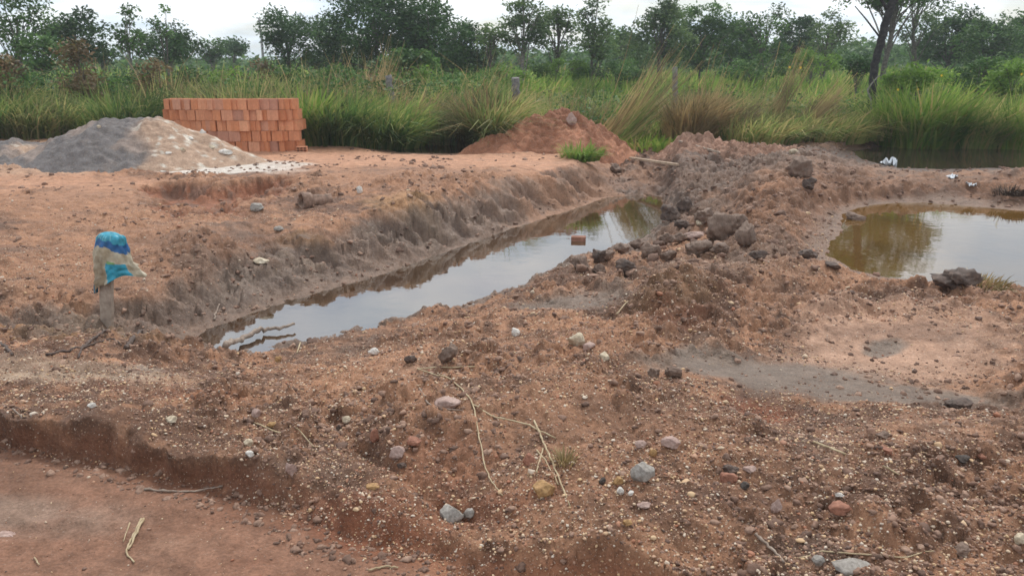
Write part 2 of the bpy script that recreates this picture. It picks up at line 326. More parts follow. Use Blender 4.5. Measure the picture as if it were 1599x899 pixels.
cut_crest = wp([(205,286,.05),(250,282,.05),(300,281,.05),(360,281,.05),(430,272,.05),(470,268,.05),(470,288,.03),(440,315,.0),(390,345,-.02),(290,352,-.02),(215,330,0)])
cut_floor = wp([(262,312,-.18),(300,324,-.20),(350,321,-.20),(400,306,-.18),(420,300,-.16),(385,318,-.2),(330,329,-.2),(285,326,-.2)])
road_crest = wp([(-900,600,.02),(-300,625,.02),(0,640,.02),(50,650,.02),(130,649,.03),(200,665,.03),(280,699,.02),(330,713,.01),(400,735,-.01),(450,742,-.02),(520,762,-.03),(600,790,-.04),(680,815,-.05),(740,846,-.04),(820,851,-.02),(900,856,.0),(1000,864,.02),(1070,890,.03),(1150,912,.03),(1300,1000,.05),(1500,1300,.05),(800,2200,0),(-900,2200,0),(-2500,1000,0)])
road_floor = wp([(a, b, ROAD_Z) for a, b in [(-900,670),(-300,680),(0,672),(60,700),(150,716),(250,738),(330,760),(400,782),(500,815),(600,850),(680,876),(760,912),(840,925),(920,935),(1000,945),(1070,965),(1150,1000),(1300,1080),(1450,1400),(800,2200),(-900,2200),(-2500,1200)]])
# discrete mounds and hollows: column, row, half-width px, half-height px, height
BUMPS = [(1055,450,55,22,.07),(1020,455,25,14,.04),(1120,470,40,16,.04),(1200,415,60,20,.05),(1160,300,55,28,.03),(1240,270,40,20,.07),(1090,236,50,10,.08),(1140,236,50,10,.06),(1010,268,16,6,.06),(1045,272,20,6,.07),(985,258,14,5,.05),(1080,285,22,8,.04),(1030,258,20,5,-.04),
 (1190,625,50,26,-.09),(1245,615,30,12,.03),(700,575,50,16,-.04),(740,600,40,14,-.03),(710,545,26,12,.05),(640,660,60,20,.04),(560,640,40,22,-.04),(480,600,60,14,-.03),(610,700,60,30,.03),(560,700,50,18,-.05),(700,740,60,18,-.04),(180,600,70,10,-.035),(240,605,40,10,-.03),(150,600,60,10,.02),
 (1300,470,40,12,.04),(1420,470,70,10,.04),(1560,480,60,14,.05),(1500,440,30,10,.05),(1250,445,50,12,-.02),(1385,524,36,9,-.03),(1060,675,18,7,-.03),(1500,822,30,10,-.03),(1320,815,30,8,-.02),(980,430,60,12,-.03),(690,500,40,9,.03),(610,495,25,7,.03),(850,760,30,18,.03),(960,680,60,24,-.025),
 (900,640,70,26,.03),(1180,720,80,30,.025),(1420,720,80,26,.03),(1100,780,60,24,-.025),(1380,860,80,24,.03),(740,845,10,8,-.05),(1000,590,40,14,-.03),(950,560,50,16,.03),(150,585,60,10,.02),(1050,400,40,14,.03),(1490,300,70,8,.05),(1570,296,40,8,.04),(1350,275,40,10,.05),(1420,280,40,8,.04)]
# gullies: photo polyline, width px, depth
GULLY = [([(232,832),(240,835),(250,836)], 1.6, -.010), ([(262,852),(275,860),(290,856),(300,850)], 2, -.012), ([(310,845),(330,852),(348,850)], 2, -.012), ([(395,868),(412,885),(430,892),(436,899)], 2, -.012), ([(262,745),(290,752),(312,762)], 1.6, -.008), ([(100,780),(130,790),(150,786)], 5, -.01), ([(0,800),(120,840),(240,870)], 14, -.012), ([(470,590),(520,650),(560,690),(640,740),(700,780),(750,790)], 16, -.045), ([(300,600),(420,590),(520,560)], 10, -.02), ([(960,640),(1000,700),(1060,760)], 14, -.02),
 ([(60,350),(200,370),(330,360),(450,340)], 7, -.02), ([(250,385),(360,375),(470,355)], 5, .02)]
def segd(u, v, P, ax=1.0):
    d = np.full(u.shape, 1e9)
    for (a, b), (c, e) in zip(P[:-1], P[1:]):
        ex, ey = c - a, e - b; t = np.clip(((u - a) * ex + (v - b) * ey) / (ex * ex + ey * ey), 0, 1)
        d = np.minimum(d, np.hypot(u - a - t * ex, (v - b - t * ey) * ax))
    return d
def ell(u, v, a, b, ru, rv): return np.exp(-(((u - a) / ru) ** 2 + ((v - b) / rv) ** 2))
def soft(u, v, a, b, ru, rv, nz, e=.35):
    d = np.sqrt(((u - a) / ru) ** 2 + ((v - b) / rv) ** 2) + nz * .55
    return 1 - sstep(1 - e, 1 + e, d)
# fan grid
NR, NC = 1150, 1500
tt = np.linspace(-1, 1, NC); ANG = np.radians(27 * tt + 30 * tt ** 5)
s_in = np.geomspace(1.15, 26, NR - 70); s_out = np.geomspace(26, 900, 71)[1:]
RAD = 2 + np.concatenate([s_in, s_out]); AY = -3.0
AA, RR = np.meshgrid(ANG, RAD); X = np.sin(AA) * RR; Y = np.cos(AA) * RR + AY
shape = X.shape
U, V_ = toUV(X, Y); U = np.clip(U, -1600, 3200); V_ = np.clip(V_, 60, 2300)
near = Y < 30
Z = np.zeros(shape); Xn, Yn, Un, Vn = X[near], Y[near], U[near], V_[near]
# smooth map of control heights on a coarse subset then full evaluation
zb = base_z(Un, np.minimum(Vn, 1250)); zb *= 1 - sstep(19, 24, Yn)
jit = fbm(Xn * 2.2, Yn * 2.2, 3, 4)
Uw = Un + fbm(Xn * 3, Yn * 3, 31, 4) * 22; Vw = Vn + fbm(Xn * 3, Yn * 3, 37, 4) * 9
for a, b, ru, rv, h in BUMPS: zb += h * ell(Uw, Vw, a, b, ru, rv)
for P, wd, dp in GULLY: zb += dp * np.exp(-(segd(Uw, Vw, P, 1.6) / wd) ** 2)
# roughness of the surface by region
d_road, in_road = polydist(Xn, Yn, road_crest); d_rf, in_rf = polydist(Xn, Yn, road_floor)
wob = fbm(Xn * 7, Yn * 7, 51, 4) * .055 + fbm(Xn * 30, Yn * 30, 53, 3) * .02; wob2 = fbm(Xn * 2.5, Yn * 2.5, 57, 3) * .06 + fbm(Xn * 8, Yn * 8, 58, 3, .45) * .05
def signed(d, i): return np.where(i, d, -d)
def pit(zb, crest, floor, zf, prof=1.0, wobk=1.0, depth=.2, slope=.35, tn=None, lin=.4, wob=wob, inset=0.0):
    dc, ic = polydist(Xn, Yn, crest); df, if_ = polydist(Xn, Yn, floor)
    sc = signed(dc, ic) + wob * wobk; sf = signed(df, if_) - inset + wob * wobk * .6
    inside = sc > 0; t = np.clip(sc, 0, None) / (np.clip(sc, 0, None) + np.clip(-sf, 1e-4, None))
    t = np.where(sf >= 0, 1.0, np.where(inside, t, 0.0))
    if tn is not None: t = np.clip(t + tn * np.sin(np.pi * np.clip(t, 0, 1)), 0, 1)
    t2 = t ** prof; t2 = t2 * t2 * (3 - 2 * t2) * (1 - lin) + t2 * lin
    z = zb + (zf - zb) * t2
    z = np.where(sf > 0, zf - np.minimum(depth, sf * slope), z)
    return z, t, sf
amp = np.ones(Xn.shape)
smooth = [(1130,558,110,26,.12),(1330,575,270,50,.15),(1400,510,150,34,.35),(900,440,80,20,.4),(600,262,330,14,.25),(100,300,200,10,.3),(350,268,150,9,.15),(1190,640,40,26,.6),(520,680,30,40,.4)]
for a, b, ru, rv, k in smooth: amp *= 1 - (1 - k) * soft(Un, Vn, a, b, ru, rv, jit)
amp *= 1 - .6 * sstep(270, 250, Vn) * (Un < 900)
roadm = sstep(-.01, .06, signed(d_rf, in_rf) + wob)
amp *= 1 - .86 * roadm
# detail: rounded clods, ridged crumbs, grain
xs = Xn + fbm(Xn * 5, Yn * 5, 61, 3) * .05; ys = Yn + fbm(Xn * 5, Yn * 5, 67, 3) * .05
w1, i1 = worley(xs * 6.5, ys * 6.5, 1); w2, i2 = worley(xs * 17, ys * 17, 2); w3, i3 = worley(xs * 42, ys * 42, 3)
clodm = sstep(-.05, .45, fbm(Xn * 1.3, Yn * 1.3, 71, 3) + .25 * (Un > 950))     # where clods gather
det = fbm(Xn * 1.6, Yn * 1.6, 5, 3) * .06 + fbm(Xn * 6, Yn * 6, 8, 5, .6) * .030
det += (1 - np.clip(w1 / .62, 0, 1) ** 2) * (i1 > .45) * .045 * (.25 + clodm)
det += (1 - np.clip(w2 / .6, 0, 1) ** 2) * (i2 > .4) * .020 * (.35 + clodm)
nearf = sstep(9, 5, Yn); cwA, ciA = worley(xs * 3.6, ys * 4.6, 17)
det += (1 - np.clip(w3 / .6, 0, 1) ** 2) * (i3 > .45) * .008 * nearf
ridge = 1 - np.abs(fbm(Xn * 11, Yn * 11, 15, 4, .6)) * 2
det += (ridge - .6) * .010 + fbm(Xn * 45, Yn * 45, 19, 3, .6) * .005
zb += det * amp
jn = fbm(Xn * 2.5, Yn * 2.5, 211, 5, .6) * 1.3
chm = np.maximum(soft(Un, Vn, 1240, 455, 380, 42, jn, .5), np.maximum(soft(Un, Vn, 1150, 285, 190, 60, jn, .5) * 1.0, soft(Un, Vn, 1450, 285, 240, 20, jn, .5) * .7)) * (1 - .7 * soft(Un, Vn, 1400, 515, 170, 20, jn)) * (1 - soft(Un, Vn, 1180, 565, 200, 34, jn, .3))
rg1 = 1 - np.abs(fbm(Xn * 2.6 + 4, Yn * 3.4, 161, 5, .6)) * 2.4
zb += chm * (1 + .6 * soft(Un, Vn, 1130, 275, 150, 45, jn)) * ((rg1 - .5) * .065 + (1 - np.clip(cwA / .62, 0, 1) ** 2) * (ciA - .25) * .085 - .035)
# shovel / hoof chopping on the trench walls: slanting gouges
al = Xn * .62 + Yn * .78; ac = -Xn * .78 + Yn * .62
gouge = fbm(al * 3.4 + ac * 3.4, ac * 2.0 - al * .5, 81, 4, .5)
gouge = gouge * sstep(760, 620, Un) + sstep(620, 760, Un) * (fbm(al * 4.2 + ac * 3.0, ac * 1.2, 82, 3, .5) * 1.25)
gw, gi = worley(al * 3.4 + ac * 2.2, ac * 3.0, 12); cw_, ci_ = worley(xs * 5.2 + ys, ys * 5.2, 14)
z, tT, sfT = pit(zb, trench_crest, trench_water, TRENCH_Z, .95, 1.0, .25, .5, lin=.6, tn=gouge * .36 + (gi - .5) * .24 + fbm(Xn * 3, Yn * 3, 96, 3, .5) * .3)
wallm = np.clip(tT, 0, 1) * (sfT < 0)
z += (fbm(Xn * 5, Yn * 5, 91, 5, .6) * .085 + (1 - np.clip(cw_ / .6, 0, 1) ** 2) * (ci_ - .3) * .11 + (1 - np.clip(w2 / .6, 0, 1) ** 2) * .015) * np.sin(np.pi * np.clip(tT, 0, 1)) ** .5 * (sfT < 0) * .8
z, tP, sfP = pit(z, pond_crest, pond_water, POND_Z, .55, 1.3, .2, .2)
z, tF, sfF = pit(z, far_crest, far_water, FAR_Z, .7, 1.5, .1, .3)
z, tB, sfB = pit(z, back_crest, back_water, BACK_Z, .7, 1.0, .1, .3)
z, tC, _ = pit(z, cut_crest, cut_floor, -.19, .8, 1.6, .0, 0, tn=fbm(Xn * 4, Yn * 4, 97, 4, .55) * .6 + (i1 - .5) * .3)
# small ledge behind the stake
z, tR, sfR = pit(z, road_crest, road_floor, ROAD_Z, .9, 1.0, 0, 0, tn=fbm(Xn * 3.5, Yn * 3.5, 95, 3, .5) * .35, wob=wob2, inset=.015)
z += (fbm(Xn * 14, Yn * 14, 98, 4, .6) * .022 + (1 - np.clip(w2 / .6, 0, 1) ** 2) * (i2 - .3) * .022) * np.sin(np.pi * np.clip(tR, 0, 1)) ** .5
rut = fbm(Xn * 1.1 + Yn * .5, Yn * 2.6, 101, 3) * .030 + (1 - np.abs(fbm(Xn * 2 + Yn * 1.2, Yn * 5, 105, 4, .55)) * 2) * .012 + fbm(Xn * 9, Yn * 9, 103, 4) * .010 + fbm(Xn * 40, Yn * 40, 104, 3) * .0022
tread = np.maximum(0, np.sin((Xn * .9 + Yn * .45) * 2 * np.pi / .045)) * .004 * soft(Un, Vn, -40, 715, 100, 20, jit)
crk_w, crk_i = worley(xs * 4.5, ys * 4.5, 44)
z += (rut + tread) * sstep(0, .12, sfR)
Z[near] = z
Z[~near] = fbm(X[~near] * .05, Y[~near] * .05, 5, 3) * .15 * sstep(30, 60, Y[~near]) + sstep(26, 120, Y[~near]) * .35 * (0.5 + 0.5 * np.tanh(X[~near] / 15))
# ---- soil colours (dry laterite, grey silt, red clay, wet mud; darker in gouges and cut)
C = {k: np.array(v) for k, v in dict(dry=(.345,.180,.105), moist=(.118,.058,.034), grey=(.165,.125,.100), mud=(.16,.118,.090), red=(.235,.080,.038), road=(.235,.120,.076), plat=(.47,.25,.155), ash=(.58,.53,.48),
     ochre=(.34,.20,.085), pink=(.43,.265,.185), dark=(.105,.068,.052), rubble=(.38,.29,.215), silt=(.33,.27,.22), wetbrown=(.17,.105,.072)).items()}
f1 = fbm(Xn * .9, Yn * .9, 201, 5, .6); f2 = fbm(Xn * 4, Yn * 4, 203, 5, .6); f3 = fbm(Xn * 14, Yn * 14, 205, 4, .6)
col = np.empty(Xn.shape + (3,)); m = sstep(-.28, .30, f1 * .6 + f2 * .6 + f3 * .45)[:, None]
col[:] = C['moist'] * (1 - m) + C['dry'] * m
wet = .12 + .15 * (1 - m[:, 0])
jn = fbm(Xn * 2.5, Yn * 2.5, 211, 5, .6) * 1.3
def paint(mask, c, k=1.0, wv=None):
    global col, wet
    a = np.clip(mask * k, 0, 1); col = col * (1 - a[:, None]) + C[c] * a[:, None]
    if wv is not None: wet = wet * (1 - a) + wv * a
def pe(a, b, ru, rv, c, k=1.0, wv=None, e=.4): paint(soft(Un, Vn, a, b, ru, rv, jn, e), c, k, wv)
pe(250, 390, 330, 60, 'dry', .6); pe(150, 320, 220, 40, 'dry', .8); pe(150, 470, 120, 22, 'ochre', .5)
paint(sstep(274, 262, Vn + jn * 5) * sstep(980, 820, Un + jn * 60), 'plat', .9, .1)
pe(-50, 285, 260, 18, 'plat', .7); pe(360, 268, 100, 8, 'ash', .95, .4, .25); pe(30, 250, 150, 28, 'rubble', .4); pe(430, 262, 60, 4, 'ash', .8, .4, .3)
pe(700, 285, 260, 22, 'dry', .7); pe(850, 258, 130, 14, 'plat', .6); pe(640, 318, 60, 12, 'ochre', .4); pe(470, 358, 40, 8, 'ochre', .6)
pe(350, 375, 140, 26, 'moist', .5, .3); pe(400, 400, 110, 20, 'grey', .5, .4)
pe(100, 560, 230, 26, 'rubble', .75); pe(230, 540, 60, 14, 'silt', .7); pe(260, 600, 120, 14, 'red', .35)
pe(900, 440, 90, 24, 'grey', .9, .45); pe(1060, 465, 60, 20, 'ochre', .3); pe(1040, 490, 60, 14, 'red', .5); pe(1330, 480, 120, 16, 'pink', .7)
pe(1430, 525, 190, 40, 'pink', .85, .15); pe(1290, 545, 110, 16, 'pink', .5)
for q in ((1130,560,110,26),(1240,575,130,28),(1380,600,140,22),(1500,615,110,18),(1385,524,36,10)): pe(*q, 'mud', .92, .7, .28)
pe(1190, 635, 60, 22, 'red', .9, .3); pe(560, 790, 220, 26, 'red', .6, .3); pe(700, 720, 90, 34, 'red', .4); pe(640, 560, 240, 30, 'dry', .3); pe(900, 720, 700, 130, 'moist', .30, .2, .6); pe(1430, 690, 200, 30, 'pink', .25)
pe(1300, 800, 260, 60, 'moist', .4); pe(1350, 245, 180, 14, 'dark', .7, .6); pe(1500, 295, 160, 14, 'moist', .5); pe(1080, 300, 70, 30, 'wetbrown', .6, .5); pe(1000, 280, 80, 22, 'dark', .6, .6); pe(1260, 290, 80, 40, 'dry', .4); pe(1180, 350, 60, 40, 'moist', .5)
pe(1090, 262, 150, 22, 'dark', .75, .5, .6); pe(1450, 240, 330, 22, 'dark', .85, .6, .4); pe(1400, 262, 260, 22, 'wetbrown', .6, .5, .6); pe(1130, 400, 150, 40, 'wetbrown', .65, .45, .6); pe(1300, 330, 60, 60, 'moist', .6, .3, .6); pe(1400, 455, 260, 14, 'moist', .6, .4, .6); pe(1060, 480, 90, 30, 'moist', .5, .3); pe(420, 420, 220, 40, 'moist', .35, .3, .7)
paint(sstep(.12, .42, fbm(Xn * 1.1, Yn * 1.8, 241, 5, .6)) * (Vn > 300), 'moist', .55, .35)
paint(sstep(.0, .35, tT + jn * .18) * (sfT < .3), 'grey', .75, .55); paint(sstep(.05, .4, tT) * (sfT < .3) * sstep(.0, .35, f2 + f3 * .5), 'dark', .6, .6)
paint(sstep(.5, 1.0, tT + jn * .2), 'wetbrown', .75, .6)
paint(sstep(.05, .5, tT) * soft(Un, Vn, 880, 270, 130, 30, jn), 'dry', .6, .2)
paint(np.where((tT > 0.05) & (tT < .9), sstep(.1, .4, gouge), 0), 'dark', .55, .5)  # deeper gouges of the trench wall coloured darker
paint(sstep(.25, .75, tP + jn * .2), 'wetbrown', .85, .65)
paint(sstep(.2, .7, tF + jn * .3), 'dark', .85, .7); paint(sstep(.2, .7, tB), 'wetbrown', .8, .6)
paint(sstep(.05, .4, tC) , 'red', .75, .3); paint(sstep(.05, .4, tC) * sstep(0, .3, f2), 'dark', .6, .4)  # cut: red clay overlaid with darker patches
paint(sstep(.1, .6, tR), 'red', .45, .3); paint(sstep(.05, .5, tR) * (.55 + .45 * sstep(-.1, .4, f1 * .5 + f2)) * sstep(620, 420, Un), 'moist', .5, .3); paint(sstep(.02, .16, sfR + jn * .03), 'road', .95, .18)
paint(sstep(.02, .2, sfR) * sstep(.0, .4, fbm(Xn * 1.6 + 3, Yn * 4, 237, 5, .6)), 'moist', .35, .35); pe(40, 760, 130, 26, 'silt', .35, .1, .5)
paint(sstep(.02, .2, sfR) * sstep(.1, .5, fbm(Xn * 1.3 - Yn * .6, Yn * 2.4, 231, 5, .6)), 'red', .35); paint(sstep(.02, .2, sfR) * sstep(.05, .5, fbm(Xn * 2, Yn * 3, 235, 5)), 'pink', .35)
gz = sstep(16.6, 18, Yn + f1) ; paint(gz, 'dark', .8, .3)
COLR = np.zeros(shape + (4,), np.float32); COLR[..., :3] = (.05, .07, .03); COLR[..., 3] = 1; COLR[near, :3] = col
WETR = np.full(shape, .2, np.float32); WETR[near] = wet
rmask = np.zeros(shape, bool); rmask[near] = sfR > .02
# heightfield lookups
def gz_at(x, y):
    r = np.hypot(x, y - AY); a = np.arctan2(x, y - AY)
    i = np.interp(r, RAD, np.arange(NR)); j = np.interp(a, ANG, np.arange(NC))
    i0 = np.clip(i.astype(int) if hasattr(i, 'astype') else int(i), 0, NR - 2); j0 = np.clip(j.astype(int) if hasattr(j, 'astype') else int(j), 0, NC - 2)
    fi = i - i0; fj = j - j0
    return (Z[i0, j0] * (1 - fj) + Z[i0, j0 + 1] * fj) * (1 - fi) + (Z[i0 + 1, j0] * (1 - fj) + Z[i0 + 1, j0 + 1] * fj) * fi
def samp(G, x, y):
    i = np.rint(np.interp(np.hypot(x, y - AY), RAD, np.arange(NR))).astype(int); j = np.rint(np.interp(np.arctan2(x, y - AY), ANG, np.arange(NC))).astype(int)
    return G[i, j]
def hit(px, py, water=None):
    a, b, c = (float(q) for q in ray(px, py)); t = np.linspace(1.2, 32, 6000); x, y, zz = a * t, b * t, CAM_H + c * t
    g = gz_at(x, y)
    if water is not None: g = np.maximum(g, water)
    k = np.argmax(zz <= g); return float(x[k]), float(y[k]), float(g[k])
def mpp(y): return y / cP / F_PX * 1.02          # metres per photo pixel at ground distance y (about)
gy_, gx_ = np.gradient(Z); dr = np.gradient(RAD)[:, None]; steep = np.clip(np.abs(gy_) / dr - .5, 0, 1.5) + np.clip(np.abs(gx_) / (RR * np.gradient(ANG)[None]) - .5, 0, 1.5)
steep = np.clip(steep, 0, 1) * near
lip = np.zeros(shape); dcr = signed(d_road, in_road) + wob2
lw = np.where(tR > 0, np.where(sfR >= 0, 0, 1 - tR), np.exp(-np.clip(-dcr, 0, None) / .12)) * (d_road < .6) * sstep(400, 230, Un); lip[near] = lw * (.8 + .7 * fbm(Xn * 4.5, Yn * 4.5, 171, 3, .45)) * .05
X = X - lip * .30; Y = Y - lip * .95
XD = X + fbm(X * 9 + Z * 16, Z * 22 + Y * 9, 111, 4, .6) * .008 * steep; YD = Y + fbm(Y * 9 - Z * 14, Z * 24 + X * 9, 113, 4, .6) * .010 * steep
VV = np.stack([XD, YD, Z], -1).reshape(-1, 3); ii = (np.arange(NR - 1)[:, None] * NC + np.arange(NC - 1)[None])
QF = np.stack([ii, ii + NC, ii + NC + 1, ii + 1], -1)[:, :, ::-1]
rf = rmask[:-1, :-1]
def part_mesh(name, faces, mat):
    used = np.unique(faces); remap = np.zeros(NR * NC, np.int32); remap[used] = np.arange(len(used))
    o = mesh_np(name, VV[used], remap[faces], mat)
    a = o.data.attributes.new('soil', 'FLOAT_COLOR', 'POINT'); a.data.foreach_set('color', COLR.reshape(-1, 4)[used].ravel())
    a = o.data.attributes.new('wet', 'FLOAT', 'POINT'); a.data.foreach_set('value', WETR.ravel()[used])
    return o
tag(part_mesh('ground', QF[~rf].reshape(-1, 4), M['soil']), kind='structure')
tag(part_mesh('dirt_road', QF[rf].reshape(-1, 4), M['road']), kind='structure')
def water(name, poly, z, mat, grow=.35):
    c = np.mean(poly, 0); P = [(q[0] + (q[0] - c[0]) / (np.hypot(*(np.array(q) - c))) * grow, q[1] + (q[1] - c[1]) / (np.hypot(*(np.array(q) - c))) * grow) for q in poly]
    bm = bmesh.new(); bm.faces.new([bm.verts.new((a, b, z)) for a, b in P]); bmesh.ops.recalc_face_normals(bm, faces=bm.faces)
    if list(bm.faces)[0].normal.z < 0: bmesh.ops.reverse_faces(bm, faces=list(bm.faces))
    bmesh.ops.triangulate(bm, faces=list(bm.faces)); return tag(from_bm(name, bm, mat), kind='structure')
water('trench_water', trench_water, TRENCH_Z, M['water'], .22); water('pond_water', pond_water, POND_Z, M['pond'], .25)
water('puddle_water', far_water, FAR_Z, M['dark_water'], .25); water('puddle_water', back_water, BACK_Z, M['dark_water'], .15)
#PART2
# ------------------------------------------------------------------ stones, clods, gravel
def ico(sub):
    bm = bmesh.new(); bmesh.ops.create_icosphere(bm, subdivisions=sub, radius=1)
    V = np.array([v.co[:] for v in bm.verts]); F = np.array([[v.index for v in f.verts] for f in bm.faces]); bm.free(); return V, F
ICO1, ICO2, ICO4 = ico(1), ico(2), ico(4)
def n3(P, s, seed):
    a = fbm(P[:, 0] * s + P[:, 2] * .7 * s + 5, P[:, 1] * s - P[:, 2] * .6 * s + 9, seed, 3); b = fbm(P[:, 2] * s + 3, P[:, 0] * s * .8 - P[:, 1] * s * .5, seed + 3, 3)
    return (a + b) * .7
def rockV(base, seed, rough=.16, cuts=7, cutd=.72):
    rg = np.random.default_rng(seed); P = base.copy()
    for k in range(cuts):
        n = rg.normal(size=3); n /= np.linalg.norm(n); d = rg.uniform(cutd, .92); q = P @ n
        P = P - np.outer(np.maximum(0, q - d), n)
    r = 1 + n3(base, 1.1, seed % 97) * rough + n3(base, 5, seed % 89) * rough * .55
    return P * r[:, None]
STYPE = dict(grey='st_grey', mud='st_mud', dark='st_dark', pale='st_pale', white='st_white', red='st_red', pink='st_pink', ochre='st_ochre', black='st_black')
_k = [0]
def stone(px, py, wpx, hpx, kind, label, name='stone', cat='stone', sink=.22, rough=.16, cuts=7, depth=None, water=None, group=None):
    _k[0] += 1; seed = 1000 + _k[0] * 7
    x, y, z = hit(px, py + hpx * .35, water); m = math.hypot(y, CAM_H) / F_PX * 1.0
    a = wpx * m / 2; h = hpx * m / 2 * 1.05; d = (a * .8 if depth is None else depth)
    P = rockV(ICO4[0], seed, rough * 1.3, cuts + 5, .56); P = P / np.abs(P).max(0); P = P * (a, d, h); P[:, 2] += h * (1 - 2 * sink)
    o = mesh_np(name, P, ICO4[1], M[STYPE[kind]], loc=(x, y + d * .2, z)); o.rotation_euler = (0, 0, 0)
    return tag(o, label, cat, group)
